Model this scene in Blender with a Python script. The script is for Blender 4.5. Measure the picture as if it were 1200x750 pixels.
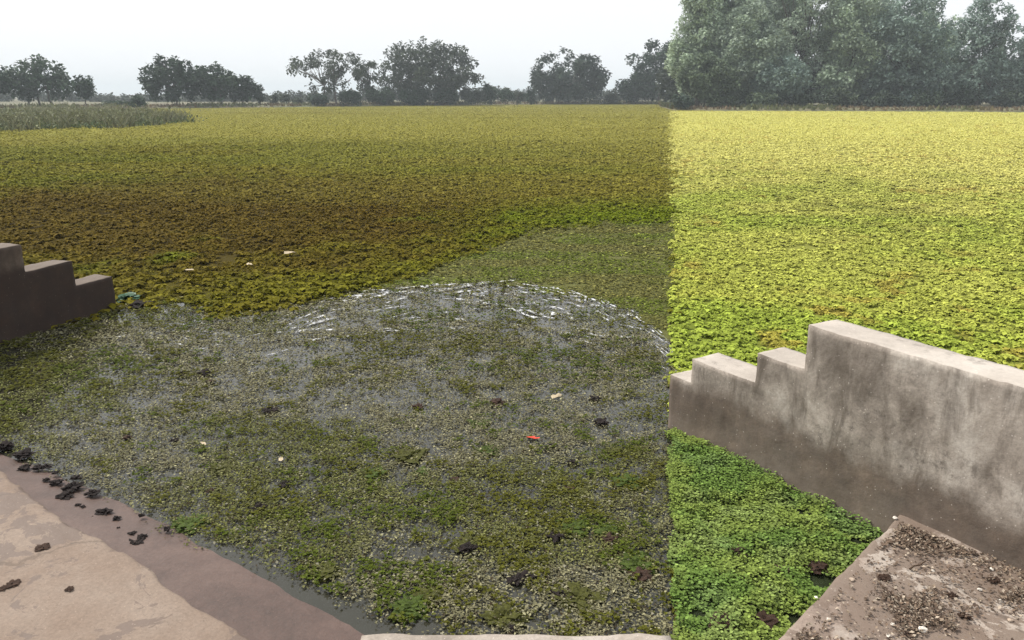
import bpy, bmesh, math, random
import numpy as np
from mathutils import Vector, noise as mnoise

scene = bpy.context.scene
for o in list(bpy.data.objects):
    bpy.data.objects.remove(o)
COL = scene.collection
R = math.radians

# ------------------------------------------------------------------ camera
CAM_H = 2.5                                   # eye height above the pond surface
FPX = 920.0                                   # focal length in pixels of a 1200 px wide frame
PITCH = math.atan((375 - 112) / FPX)
cam_d = bpy.data.cameras.new('camera')
cam = bpy.data.objects.new('camera', cam_d)
COL.objects.link(cam)
cam.location = (0, 0, CAM_H)
cam.rotation_euler = (math.pi / 2 - PITCH, 0, 0)
cam_d.sensor_fit = 'HORIZONTAL'
cam_d.sensor_width = 36.0
cam_d.lens = 36.0 * FPX / 1200.0
cam_d.clip_start = 0.05
cam_d.clip_end = 9000
scene.camera = cam

# ------------------------------------------------------------------ sky and sun (hazy overcast day)
SUN_EL, SUN_AZ = 50.0, -58.0                  # azimuth measured from +Y towards +X
world = bpy.data.worlds.new('World')
scene.world = world
world.use_nodes = True
wn, wl = world.node_tree.nodes, world.node_tree.links
wn.clear()
w_out = wn.new('ShaderNodeOutputWorld')
w_bg = wn.new('ShaderNodeBackground')
w_bg.inputs['Strength'].default_value = 0.1
w_sky = wn.new('ShaderNodeTexSky')
w_sky.sky_type = 'NISHITA'
w_sky.sun_disc = False
w_sky.sun_elevation = R(SUN_EL)
w_sky.sun_rotation = R(SUN_AZ)
w_sky.air_density = 1.0
w_sky.dust_density = 6.0
w_mix = wn.new('ShaderNodeMixRGB')
w_mix.inputs['Fac'].default_value = 0.9
w_mix.inputs['Color2'].default_value = (7.0, 7.1, 7.3, 1)      # thin white overcast veil
wl.new(w_sky.outputs['Color'], w_mix.inputs['Color1'])
wl.new(w_mix.outputs['Color'], w_bg.inputs['Color'])
wl.new(w_bg.outputs['Background'], w_out.inputs['Surface'])

sun_d = bpy.data.lights.new('sun', 'SUN')
sun_d.energy = 3.1
sun_d.angle = R(10)
sun_d.color = (1.0, 0.95, 0.87)
sun = bpy.data.objects.new('sun', sun_d)
COL.objects.link(sun)
to_sun = Vector((math.sin(R(SUN_AZ)) * math.cos(R(SUN_EL)), math.cos(R(SUN_AZ)) * math.cos(R(SUN_EL)), math.sin(R(SUN_EL))))
sun.rotation_euler = (-to_sun).to_track_quat('-Z', 'Y').to_euler()
sun.location = to_sun * 60

scene.view_settings.view_transform = 'Standard'
scene.view_settings.look = 'None'
scene.view_settings.exposure = 0.7
scene.view_settings.gamma = 1.0
scene.view_settings.use_curve_mapping = False
scene.render.engine = 'CYCLES'
scene.cycles.max_bounces = 6
scene.cycles.diffuse_bounces = 3
scene.cycles.transparent_max_bounces = 8
scene.cycles.use_denoising = True

# ------------------------------------------------------------------ helpers
CP, SP = math.cos(PITCH), math.sin(PITCH)


def ray(x, y):
    u = (x - 600) / FPX
    v = (375 - y) / FPX
    return (u, CP + v * SP, -SP + v * CP)


def at(x, y, z=0.0):
    """world point at height z that lies on the sight line through a photograph pixel"""
    d = ray(x, y)
    t = (z - CAM_H) / d[2]
    return (t * d[0], t * d[1], z)


def at_dist(x, D):
    d = ray(x, 112)
    return (D * d[0] / d[1], D)


def h_at(y, D):
    d = ray(600, y)
    return CAM_H + D * d[2] / d[1]


def hsh(ix, iy, seed):
    n = (ix.astype(np.int64) * 374761393 + iy.astype(np.int64) * 668265263 + seed * 1442695041) & 0x7fffffff
    n = ((n ^ (n >> 13)) * 1274126177) & 0x7fffffff
    n = n ^ (n >> 16)
    return (n & 0xffff) / 65535.0


def vnoise(x, y, seed=0):
    ix, iy = np.floor(x), np.floor(y)
    fx, fy = x - ix, y - iy
    fx, fy = fx * fx * (3 - 2 * fx), fy * fy * (3 - 2 * fy)
    a, b = hsh(ix, iy, seed), hsh(ix + 1, iy, seed)
    c, d = hsh(ix, iy + 1, seed), hsh(ix + 1, iy + 1, seed)
    return (a * (1 - fx) + b * fx) * (1 - fy) + (c * (1 - fx) + d * fx) * fy


def fbm(x, y, seed=0, o=3):
    s, amp, tot = 0, 1.0, 0
    for k in range(o):
        s = s + amp * vnoise(x * 2 ** k, y * 2 ** k, seed + k * 17)
        tot += amp
        amp *= 0.5
    return s / tot


def sstep(a, b, x):
    t = np.clip((x - a) / (b - a), 0, 1)
    return t * t * (3 - 2 * t)


def in_poly(x, y, poly):
    inside = np.zeros(x.shape, bool)
    n = len(poly)
    for i in range(n):
        x0, y0 = poly[i][0], poly[i][1]
        x1, y1 = poly[(i + 1) % n][0], poly[(i + 1) % n][1]
        if y0 == y1:
            continue
        c = ((y0 > y) != (y1 > y)) & (x < (x1 - x0) * (y - y0) / (y1 - y0) + x0)
        inside ^= c
    return inside


def mesh_np(name, verts, faces, nper, material, colors=None, smooth=False):
    """fast mesh from numpy arrays; faces is a flat index array with nper corners each"""
    me = bpy.data.meshes.new(name)
    verts = np.asarray(verts, np.float32)
    faces = np.asarray(faces, np.int32).ravel()
    nf = len(faces) // nper
    me.vertices.add(len(verts))
    me.vertices.foreach_set('co', verts.ravel())
    me.loops.add(len(faces))
    me.loops.foreach_set('vertex_index', faces)
    me.polygons.add(nf)
    me.polygons.foreach_set('loop_start', np.arange(nf, dtype=np.int32) * nper)
    me.polygons.foreach_set('loop_total', np.full(nf, nper, np.int32))
    if smooth:
        me.polygons.foreach_set('use_smooth', np.ones(nf, bool))
    me.update(calc_edges=True)
    if colors is not None:
        ca = me.color_attributes.new('tint', 'FLOAT_COLOR', 'POINT')
        c4 = np.ones((len(verts), 4), np.float32)
        c4[:, :3] = colors
        ca.data.foreach_set('color', c4.ravel())
    me.materials.append(material)
    return me


def link(name, me, parent=None, loc=None):
    o = bpy.data.objects.new(name, me)
    COL.objects.link(o)
    if parent is not None:
        o.parent = parent
    if loc is not None:
        o.location = loc
    return o


def tag(o, label=None, cat=None, group=None, kind=None):
    if label:
        o['label'] = label
    if cat:
        o['category'] = cat
    if group:
        o['group'] = group
    if kind:
        o['kind'] = kind
    return o


def empty(name, loc):
    o = bpy.data.objects.new(name, None)
    COL.objects.link(o)
    o.location = loc
    o.empty_display_size = 0.2
    return o


# ------------------------------------------------------------------ materials
def new_mat(name):
    m = bpy.data.materials.new(name)
    m.use_nodes = True
    n, l = m.node_tree.nodes, m.node_tree.links
    b = n['Principled BSDF']
    return m, n, l, b


def nz(n, l, scale, detail=5, rough=0.6, vec=None, dist=0.0):
    t = n.new('ShaderNodeTexNoise')
    t.inputs['Scale'].default_value = scale
    t.inputs['Detail'].default_value = detail
    t.inputs['Roughness'].default_value = rough
    t.inputs['Distortion'].default_value = dist
    if vec is not None:
        l.new(vec, t.inputs['Vector'])
    return t


def ramp(n, l, src, stops):
    r = n.new('ShaderNodeValToRGB')
    e = r.color_ramp.elements
    while len(e) < len(stops):
        e.new(0.5)
    for k, (p, c) in enumerate(stops):
        e[k].position = p
        e[k].color = (c[0], c[1], c[2], 1) if hasattr(c, '__len__') else (c, c, c, 1)
    l.new(src, r.inputs['Fac'])
    return r


def mixc(n, l, fac, a, b, mode='MIX'):
    m = n.new('ShaderNodeMixRGB')
    m.blend_type = mode
    for s, v in (('Fac', fac), ('Color1', a), ('Color2', b)):
        if hasattr(v, 'links') or hasattr(v, 'is_linked'):
            l.new(v, m.inputs[s])
        elif hasattr(v, '__len__'):
            m.inputs[s].default_value = (v[0], v[1], v[2], 1)
        else:
            m.inputs[s].default_value = v
    return m.outputs['Color']


def leaf_mat(name, rough=0.55, transl=0.2, spec=0.3, vary=0.0):
    m, n, l, b = new_mat(name)
    a = n.new('ShaderNodeAttribute')
    a.attribute_name = 'tint'
    b.inputs['Roughness'].default_value = rough
    b.inputs['Specular IOR Level'].default_value = spec
    l.new(a.outputs['Color'], b.inputs['Base Color'])
    if transl > 0:
        t = n.new('ShaderNodeBsdfTranslucent')
        l.new(a.outputs['Color'], t.inputs['Color'])
        mx = n.new('ShaderNodeMixShader')
        mx.inputs['Fac'].default_value = transl
        l.new(b.outputs[0], mx.inputs[1])
        l.new(t.outputs[0], mx.inputs[2])
        l.new(mx.outputs[0], n['Material Output'].inputs['Surface'])
    return m


M_WEED = leaf_mat('weed_leaf', 0.8, 0.2, 0.05)
M_TREE = leaf_mat('tree_leaf', 0.7, 0.2, 0.12)
M_DRY = leaf_mat('dry_stuff', 0.85, 0.0, 0.2)

m, n, l, b = new_mat('bark')
tc = n.new('ShaderNodeTexCoord')
t = nz(n, l, 3, 6, 0.7, tc.outputs['Object'])
l.new(ramp(n, l, t.outputs['Fac'], [(0.3, (0.05, 0.04, 0.032)), (0.7, (0.12, 0.1, 0.08))]).outputs[0], b.inputs['Base Color'])
b.inputs['Roughness'].default_value = 0.9
M_BARK = m

# murky still water with an oily skin
m, n, l, b = new_mat('murky_water')
geo = n.new('ShaderNodeNewGeometry')
t1 = nz(n, l, 0.9, 6, 0.65, geo.outputs['Position'])
l.new(ramp(n, l, t1.outputs['Fac'], [(0.3, (0.022, 0.022, 0.014)), (0.55, (0.034, 0.033, 0.024)), (0.75, (0.045, 0.044, 0.034))]).outputs[0], b.inputs['Base Color'])
t2 = nz(n, l, 7, 4, 0.6, geo.outputs['Position'])
b.inputs['IOR'].default_value = 1.42
b.inputs['Roughness'].default_value = 0.1
bp = n.new('ShaderNodeBump')
bp.inputs['Strength'].default_value = 0.12
bp.inputs['Distance'].default_value = 0.02
l.new(t2.outputs['Fac'], bp.inputs['Height'])
l.new(bp.outputs[0], b.inputs['Normal'])
M_WATER = m

# sky glare on the open water, made as pale shiny streaks
m, n, l, b = new_mat('sky_glare_streaks')
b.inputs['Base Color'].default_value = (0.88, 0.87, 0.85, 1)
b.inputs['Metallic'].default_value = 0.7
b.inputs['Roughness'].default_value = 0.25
M_GLARE = m

# earth / field ground
m, n, l, b = new_mat('earth')
geo = n.new('ShaderNodeNewGeometry')
t1 = nz(n, l, 0.05, 6, 0.7, geo.outputs['Position'])
t2 = nz(n, l, 1.2, 6, 0.7, geo.outputs['Position'])
c = ramp(n, l, t1.outputs['Fac'], [(0.35, (0.12, 0.085, 0.05)), (0.5, (0.13, 0.12, 0.06)), (0.65, (0.08, 0.1, 0.04))]).outputs[0]
c2 = ramp(n, l, t2.outputs['Fac'], [(0.3, 0.6), (0.7, 1.15)]).outputs[0]
l.new(mixc(n, l, 1.0, c, c2, 'MULTIPLY'), b.inputs['Base Color'])
b.inputs['Roughness'].default_value = 0.95
M_EARTH = m


def concrete(name, lo, mid, hi, wet=None, tide=None, streak=0.0, rough=0.85, patch=None):
    """weathered cement render; tide = (height, colour) is the dark high-water stain, patch = damp blots"""
    m, n, l, b = new_mat(name)
    tc = n.new('ShaderNodeTexCoord')
    P = tc.outputs['Object']
    sep = n.new('ShaderNodeSeparateXYZ')
    l.new(P, sep.inputs[0])
    big = nz(n, l, 1.6, 7, 0.68, P, 0.3)
    col = ramp(n, l, big.outputs['Fac'], [(0.36, lo), (0.5, mid), (0.64, hi)]).outputs[0]
    fine = nz(n, l, 55, 6, 0.7, P)
    col = mixc(n, l, 0.8, col, ramp(n, l, fine.outputs['Fac'], [(0.3, 0.72), (0.65, 1.12)]).outputs[0], 'MULTIPLY')
    if streak > 0:                                        # vertical rain streaks
        mp = n.new('ShaderNodeMapping')
        mp.inputs['Scale'].default_value = (4.5, 4.5, 1.5)
        l.new(P, mp.inputs[0])
        st = nz(n, l, 1.3, 6, 0.7, mp.outputs[0], 0.4)
        f = ramp(n, l, st.outputs['Fac'], [(0.46, 0.0), (0.64, 1.0)]).outputs[0]
        mu = n.new('ShaderNodeMath'); mu.operation = 'MULTIPLY'; mu.inputs[1].default_value = streak
        l.new(f, mu.inputs[0])
        gm = n.new('ShaderNodeNewGeometry')
        sn = n.new('ShaderNodeSeparateXYZ'); l.new(gm.outputs['True Normal'], sn.inputs[0])
        up = n.new('ShaderNodeMapRange')
        up.inputs['From Min'].default_value = 0.4; up.inputs['From Max'].default_value = 0.9
        up.inputs['To Min'].default_value = 1.0; up.inputs['To Max'].default_value = 0.1
        l.new(sn.outputs['Z'], up.inputs['Value'])
        mv = n.new('ShaderNodeMath'); mv.operation = 'MULTIPLY'
        l.new(mu.outputs[0], mv.inputs[0]); l.new(up.outputs[0], mv.inputs[1])
        top_lit = mixc(n, l, 0.6, col, hi)                    # level tops painted paler for the light from above
        col = mixc(n, l, up.outputs[0], top_lit, col)
        col = mixc(n, l, mv.outputs[0], col, (lo[0] * 0.45, lo[1] * 0.42, lo[2] * 0.38))
    if streak > 0:                                        # mildew spots
        md = nz(n, l, 13, 8, 0.75, P, 0.2)
        mk = nz(n, l, 1.1, 3, 0.5, P)
        mm = n.new('ShaderNodeMath'); mm.operation = 'MULTIPLY'
        l.new(ramp(n, l, md.outputs['Fac'], [(0.52, 0.0), (0.64, 0.75)]).outputs[0], mm.inputs[0])
        l.new(ramp(n, l, mk.outputs['Fac'], [(0.42, 0.0), (0.6, 1.0)]).outputs[0], mm.inputs[1])
        col = mixc(n, l, mm.outputs[0], col, [v * 0.45 for v in lo])
    if tide:
        wob = nz(n, l, 2.6, 8, 0.68, P)
        ad = n.new('ShaderNodeMath'); ad.operation = 'MULTIPLY_ADD'
        l.new(wob.outputs['Fac'], ad.inputs[0])
        ad.inputs[1].default_value = 0.42
        l.new(sep.outputs['Z'], ad.inputs[2])
        mr = n.new('ShaderNodeMapRange')
        mr.inputs['From Min'].default_value = tide[0] + 0.21 - 0.03
        mr.inputs['From Max'].default_value = tide[0] + 0.21 + 0.1
        mr.inputs['To Min'].default_value = 1
        mr.inputs['To Max'].default_value = 0
        l.new(ad.outputs[0], mr.inputs['Value'])
        mo = nz(n, l, 5, 6, 0.7, P)
        dk = ramp(n, l, mo.outputs['Fac'], [(0.3, [v * 0.55 for v in tide[1]]), (0.55, tide[1]), (0.75, [v * 1.7 for v in tide[1]])]).outputs[0]
        if len(tide) > 2:                                # silt below the black tide line
            mz = n.new('ShaderNodeMapRange')
            mz.inputs['From Min'].default_value = 0.2
            mz.inputs['From Max'].default_value = 0.48
            l.new(ad.outputs[0], mz.inputs['Value'])
            si = mixc(n, l, 0.75, [v * 1.6 for v in tide[1]], tide[2])
            dk = mixc(n, l, mz.outputs[0], mixc(n, l, 0.5, si, dk), dk)
        mu = n.new('ShaderNodeMath'); mu.operation = 'MULTIPLY'; mu.inputs[1].default_value = 0.9
        l.new(mr.outputs[0], mu.inputs[0])
        mt_ = n.new('ShaderNodeMath'); mt_.operation = 'MULTIPLY'
        l.new(mu.outputs[0], mt_.inputs[0]); l.new(up.outputs[0], mt_.inputs[1])  # stain thinned on level tops, so their painted brightness stays
        col = mixc(n, l, mt_.outputs[0], col, dk)
    if patch:
        pn = nz(n, l, patch[1], 9, 0.66, P, 0.5)
        f = ramp(n, l, pn.outputs['Fac'], [(patch[2], 0.0), (patch[2] + 0.015, 1.0)]).outputs[0]
        mu = n.new('ShaderNodeMath'); mu.operation = 'MULTIPLY'; mu.inputs[1].default_value = 0.8
        l.new(f, mu.inputs[0])
        col = mixc(n, l, mu.outputs[0], col, patch[0])
        rr = n.new('ShaderNodeMapRange')
        rr.inputs['To Min'].default_value = rough
        rr.inputs['To Max'].default_value = 0.62
        l.new(mu.outputs[0], rr.inputs['Value'])
        l.new(rr.outputs[0], b.inputs['Roughness'])
        wv = nz(n, l, 3.0, 6, 0.6, P)                      # hairline cracks
        va = n.new('ShaderNodeVectorMath'); va.operation = 'MULTIPLY_ADD'
        l.new(wv.outputs['Color'], va.inputs[0]); va.inputs[1].default_value = (0.35, 0.35, 0.0); l.new(P, va.inputs[2])
        ck = n.new('ShaderNodeTexVoronoi'); ck.feature = 'DISTANCE_TO_EDGE'; ck.inputs['Scale'].default_value = 0.45
        l.new(va.outputs[0], ck.inputs['Vector'])
        col = mixc(n, l, ramp(n, l, ck.outputs['Distance'], [(0.0008, 0.5), (0.0028, 0.0)]).outputs[0], col, [v * 0.3 for v in lo])
        gr = nz(n, l, 120, 3, 0.6, P)                      # grit
        col = mixc(n, l, ramp(n, l, gr.outputs['Fac'], [(0.6, 0.0), (0.7, 0.6)]).outputs[0], col, [v * 0.5 for v in lo])
    else:
        b.inputs['Roughness'].default_value = rough
    # pale specks of shell and lime
    vo = n.new('ShaderNodeTexVoronoi')
    vo.inputs['Scale'].default_value = 26
    l.new(P, vo.inputs['Vector'])
    f = ramp(n, l, vo.outputs['Distance'], [(0.06, 0.55), (0.11, 0.0)]).outputs[0]
    col = mixc(n, l, f, col, [min(1, v * 1.5) for v in hi])
    l.new(col, b.inputs['Base Color'])
    bp = n.new('ShaderNodeBump')
    bp.inputs['Strength'].default_value = 0.25
    bp.inputs['Distance'].default_value = 0.008
    l.new(fine.outputs['Fac'], bp.inputs['Height'])
    bp2 = n.new('ShaderNodeBump')
    bp2.inputs['Strength'].default_value = 0.2
    bp2.inputs['Distance'].default_value = 0.03
    mid_n = nz(n, l, 9, 5, 0.6, P)
    l.new(mid_n.outputs['Fac'], bp2.inputs['Height'])
    l.new(bp2.outputs[0], bp.inputs['Normal'])
    l.new(bp.outputs[0], b.inputs['Normal'])
    return m


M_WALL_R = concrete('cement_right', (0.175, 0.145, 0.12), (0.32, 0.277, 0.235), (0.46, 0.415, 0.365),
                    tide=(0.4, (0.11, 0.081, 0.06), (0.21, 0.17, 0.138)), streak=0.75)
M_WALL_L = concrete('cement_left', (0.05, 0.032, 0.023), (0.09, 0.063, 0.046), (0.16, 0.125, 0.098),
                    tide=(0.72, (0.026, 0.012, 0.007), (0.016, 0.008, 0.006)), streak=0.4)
M_SLAB_L = concrete('slab_left', (0.155, 0.108, 0.078), (0.19, 0.138, 0.103), (0.22, 0.168, 0.13), patch=((0.095, 0.062, 0.046), 3.2, 0.54))
M_LEDGE = concrete('wet_ledge', (0.055, 0.032, 0.023), (0.082, 0.048, 0.036), (0.11, 0.068, 0.052), rough=0.5)
M_SLAB_R = concrete('slab_right', (0.18, 0.135, 0.107), (0.245, 0.19, 0.155), (0.36, 0.31, 0.265), patch=((0.14, 0.1, 0.075), 2.2, 0.52))

# ------------------------------------------------------------------ ground, pond, weed sheets
SHORE = [(-40, -6), (-12, -6), (12, -6), (30, -4), (55, 20), (95, 70), (118, 118)]
SHORE += [at(px, py)[:2] for px, py in ((1200, 132.5), (1060, 131.5), (920, 131), (830, 130.5), (788, 130))]
SHORE += [at_dist(px, D) for px, D in ((775, 175), (772, 225), (700, 232), (600, 222), (500, 205), (424, 190), (330, 172), (215, 158), (100, 150), (0, 145))]
SHORE += [(-115, 120), (-90, 70), (-70, 30)]


def build_ground():
    P = []
    k = len(SHORE)
    for i in range(k):                                   # resample the shore
        a, c2 = np.array(SHORE[i]), np.array(SHORE[(i + 1) % k])
        L = np.linalg.norm(c2 - a)
        q = max(1, int(L / 3.5))
        for j in range(q):
            P.append(a + (c2 - a) * j / q)
    P = np.array(P)
    N = len(P)
    ctr = np.array([0.0, 60.0])
    d = P - ctr
    rr = np.linalg.norm(d, axis=1, keepdims=True)
    u = d / rr
    rnd = np.random.default_rng(3)
    rings = [(-8, -0.9), (-0.8, -0.25), (0.9, 0.28), (2.6, 0.5), (7, 0.62), (25, 0.55), (80, 0.5), (300, 0.5), (1200, 0.5), (2900, 0.5)]
    V = []
    for off, z in rings:
        jit = rnd.normal(0, 0.35, (N, 1)) if abs(off) < 30 else 0
        q = ctr + u * (rr + off + jit) if off < 200 else ctr + u * (off + 200)
        zz = z + (rnd.normal(0, 0.05, N) if -1 < off < 30 else 0)
        V.append(np.column_stack([q, np.full(N, z) if np.isscalar(zz) else zz]))
    V = np.vstack(V + [np.array([[ctr[0], ctr[1], -0.9]])])
    F = []
    for k in range(len(rings) - 1):
        for i in range(N):
            j = (i + 1) % N
            F += [[k * N + i, k * N + j, (k + 1) * N + j], [k * N + i, (k + 1) * N + j, (k + 1) * N + i]]
    for i in range(N):
        F.append([len(V) - 1, (i + 1) % N, i])
    o = link('ground', mesh_np('ground', V, F, 3, M_EARTH, smooth=True))
    tag(o, 'brown earth bank and fields beyond the weed covered pond', 'ground', kind='structure')


build_ground()


def sheet(name, poly, z, mat, cell=None):
    bm = bmesh.new()
    vs = [bm.verts.new((p[0], p[1], z)) for p in poly]
    f = bm.faces.new(vs)
    if f.normal.z < 0:
        f.normal_flip()
    bmesh.ops.triangulate(bm, faces=[f])
    me = bpy.data.meshes.new(name)
    bm.normal_update()
    bm.to_mesh(me)
    bm.free()
    me.materials.append(mat)
    return link(name, me)


w = sheet('pond_water', SHORE, 0.0, M_WATER)
tag(w, 'murky grey pond water showing between scattered weed', 'water', kind='structure')

# outline of the open, thinly weeded water in front and the film of duckweed behind it
A_EDGE = [(-40, 410), (0, 404), (138, 362), (170, 356), (205, 361), (250, 372), (300, 369), (340, 361), (380, 350), (424, 341)]
C_TOP = [(424, 341), (480, 325), (540, 303), (580, 290), (620, 272), (700, 261), (788, 257)]
C_BOT = [(470, 335), (530, 331), (600, 329), (680, 345), (740, 366), (788, 402)]
SEAM_PX = [(786, 257), (783, 180), (786, 146), (785, 131)]  # border where brighter light is put into the weed colour
POLY_D = [at(*p) for p in A_EDGE + C_BOT + [(784, 440), (788, 500), (783, 560), (789, 620), (784, 690), (787, 760)]] + \
         [(0.6, 1.9, 0), (0.1, 2.2, 0), at(425, 790), at(200, 665), at(0, 570), (-6.6, 6.0, 0), (-6.4, 7.6, 0)]
POLY_C = [at(*p) for p in C_TOP + C_BOT[::-1]]
SEAM = [at(*p) for p in [(787, 760), (784, 690), (789, 620), (783, 560), (788, 500), (784, 440), (788, 402), (787, 330), (788, 257)] + SEAM_PX[1:]]
SEAM = SEAM + [(SEAM[-1][0] + 0.5, SEAM[-1][1] + 1, 0), (260, SEAM[-1][1] + 4, 0)]
SEAM_Y = np.array([p[1] for p in SEAM])
SEAM_X = np.array([p[0] for p in SEAM])

# the two stepped walls (ground lines found from their waterlines)
RW_A = np.array(at(785, 502)[:2]); RW_B = np.array(at(995, 610)[:2])
RW_E = (RW_B - RW_A) / np.linalg.norm(RW_B - RW_A)        # towards the camera side
RW_N = np.array([-RW_E[1], RW_E[0]])                       # away from the visible face
LW_A = np.array(at(19, 399)[:2]); LW_B = np.array(at(138, 361)[:2])
LW_E = (LW_B - LW_A) / np.linalg.norm(LW_B - LW_A)        # away from the camera
LW_N = np.array([-LW_E[1], LW_E[0]])


def seam_x(y):
    return np.interp(y, SEAM_Y, SEAM_X)


def zone_of(x, y):
    """0 = none, 1 olive mat, 2 yellow mat, 3 duckweed film, 4 thin weed, 5 green mat by the landing"""
    z = np.zeros(x.shape, int)
    wob = (vnoise(x * 1.7, y * 1.7, 5) - 0.5) * 0.14 + (vnoise(x * 6, y * 6, 9) - 0.5) * 0.12
    wob = wob * np.clip(y / 8, 0.25, 4)
    xx = x + wob
    pond = in_poly(x, y, SHORE)
    right = xx > seam_x(y)
    dW = (x - RW_A[0]) * RW_N[0] + (y - RW_A[1]) * RW_N[1]
    sW = (x - RW_A[0]) * RW_E[0] + (y - RW_A[1]) * RW_E[1]
    yy = y + wob * 2 + (fbm(x * 1.1, y * 0.9, 19, 3) - 0.5) * 0.09 * np.clip(y - 4, 0, 14)
    thin = in_poly(xx, yy, POLY_D) & ~right
    film = in_poly(xx, yy, POLY_C) & ~right
    z[pond & ~right] = 1
    z[film] = 3
    z[thin] = 4
    z[pond & right] = 2
    z[pond & right & (dW < 0.14)] = 5
    # nothing grows inside the walls
    z[(dW > -0.005) & (dW < 0.28) & (sW > -0.03)] = 0
    dL = (x - LW_A[0]) * LW_N[0] + (y - LW_A[1]) * LW_N[1]
    sL = (x - LW_A[0]) * LW_E[0] + (y - LW_A[1]) * LW_E[1]
    z[(dL > -0.01) & (dL < 0.3) & (sL < 1.4)] = 0
    return z


RNG = np.random.default_rng(11)


def zone_mixed(x, y, s):
    """zone with plants straying a little over its border"""
    D = np.hypot(x, y)
    z0 = zone_of(x, y)
    z1 = zone_of(x + RNG.normal(0, 1, len(x)) * D * s * 0.6, y + RNG.normal(0, 1, len(x)) * D * s)
    return np.where((z0 == 0) | (z1 == 0), z0, z1)


# dense mats: continuous sheet under the leaves
def mat_sheet_material(name, near, far, c3):
    m, n, l, b = new_mat(name)
    geo = n.new('ShaderNodeNewGeometry')
    mp = n.new('ShaderNodeMapping')
    mp.inputs['Scale'].default_value = (0.4, 1.0, 1.0)
    l.new(geo.outputs['Position'], mp.inputs[0])
    t1 = nz(n, l, 0.12, 7, 0.7, mp.outputs[0])
    t2 = nz(n, l, 9.0, 5, 0.7, geo.outputs['Position'])
    c = ramp(n, l, t1.outputs['Fac'], [(0.35, near), (0.5, far), (0.68, c3)]).outputs[0]
    c = mixc(n, l, 1.0, c, ramp(n, l, t2.outputs['Fac'], [(0.3, 0.55), (0.7, 1.15)]).outputs[0], 'MULTIPLY')
    l.new(c, b.inputs['Base Color'])
    b.inputs['Roughness'].default_value = 0.8
    b.inputs['Specular IOR Level'].default_value = 0.12
    bp = n.new('ShaderNodeBump')
    bp.inputs['Strength'].default_value = 0.8
    bp.inputs['Distance'].default_value = 0.05
    l.new(t2.outputs['Fac'], bp.inputs['Height'])
    l.new(bp.outputs[0], b.inputs['Normal'])
    return m


def clip_by_zone(name, zid, z, mat, colfun=None):
    """fine grid near, coarse far; cells of one zone become the sheet under the leaves"""
    V, F = [], []
    radii = [1.6]
    while radii[-1] < 300:
        radii.append(radii[-1] * 1.012)
    radii = np.array(radii)
    ang = np.radians(np.linspace(-62, 62, 620))
    rc, ac = 0.5 * (radii[1:] + radii[:-1]), 0.5 * (ang[1:] + ang[:-1])
    RR, AA = np.meshgrid(rc, ac, indexing='ij')
    X, Y = RR * np.sin(AA), RR * np.cos(AA)
    Z = zone_of(X.ravel(), Y.ravel()).reshape(X.shape)
    ok = np.argwhere(Z == zid)
    na = len(ang)
    RG, AG = np.meshgrid(radii, ang, indexing='ij')
    GX, GY = (RG * np.sin(AG)).ravel(), (RG * np.cos(AG)).ravel()
    i, j = ok[:, 0], ok[:, 1]
    q = np.column_stack([i * na + j, i * na + j + 1, (i + 1) * na + j + 1, (i + 1) * na + j])[:, ::-1]
    used, inv = np.unique(q, return_inverse=True)
    V = np.column_stack([GX[used], GY[used], np.full(len(used), z)])
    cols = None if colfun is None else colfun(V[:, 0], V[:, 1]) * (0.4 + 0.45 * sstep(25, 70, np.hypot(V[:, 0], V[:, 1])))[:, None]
    return mesh_np(name, V, inv.reshape(-1, 4), 4, mat, colors=cols)


# ------------------------------------------------------------------ leaf layers


def leaves_mesh(name, c, yaw, L, W, tilt, col, mat, round_leaf=False):
    """one folded kite (or rounder six-point) leaf per row, base at c"""
    N = len(c)
    ca, sa = np.cos(yaw), np.sin(yaw)
    ct, st = np.cos(tilt), np.sin(tilt)

    def pt(u, v, h):                                     # u along, v across, h lift over the leaf plane
        f = u * L * ct - h * L * st
        g = v * W
        zz = u * L * st + h * L * ct
        return np.column_stack([c[:, 0] + f * ca - g * sa, c[:, 1] + f * sa + g * ca, c[:, 2] + zz])
    if round_leaf:
        pts = [pt(0, 0, 0), pt(0.3, -0.45, 0.1), pt(0.75, -0.4, 0.08), pt(1.0, 0, -0.05), pt(0.75, 0.4, 0.08), pt(0.3, 0.45, 0.1)]
        tri = [(0, 1, 2), (0, 2, 3), (0, 3, 4), (0, 4, 5)]
    else:
        pts = [pt(0, 0, 0), pt(0.5, -0.5, 0.12), pt(1.0, 0, -0.04), pt(0.5, 0.5, 0.12)]
        tri = [(0, 1, 2), (0, 2, 3)]
    k = len(pts)
    V = np.stack(pts, 1).reshape(-1, 3)
    base = (np.arange(N) * k)[:, None, None]
    F = (base + np.array(tri)[None]).reshape(-1, 3)[:, ::-1]
    C = np.repeat(col, k, axis=0)
    return mesh_np(name, V, F, 3, mat, colors=C)


def polar_scatter(a0, a1, d0, dk, d1, rho):
    """points with density rho up to dk, falling with 1/D^2 beyond"""
    a0, a1 = R(a0), R(a1)
    n1 = int(rho * (a1 - a0) * (dk ** 2 - d0 ** 2) / 2) if dk > d0 else 0
    n2 = int(rho * dk ** 2 * (a1 - a0) * math.log(d1 / max(dk, d0)))
    r1 = np.sqrt(RNG.uniform(d0 ** 2, dk ** 2, n1)) if n1 else np.zeros(0)
    r2 = max(dk, d0) * np.exp(RNG.uniform(0, math.log(d1 / max(dk, d0)), n2))
    r = np.concatenate([r1, r2])
    a = RNG.uniform(a0, a1, len(r))
    return r * np.sin(a), r * np.cos(a), r


def lerp(a, b, t):
    return np.asarray(a)[None] * (1 - t[:, None]) + np.asarray(b)[None] * t[:, None]


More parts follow.
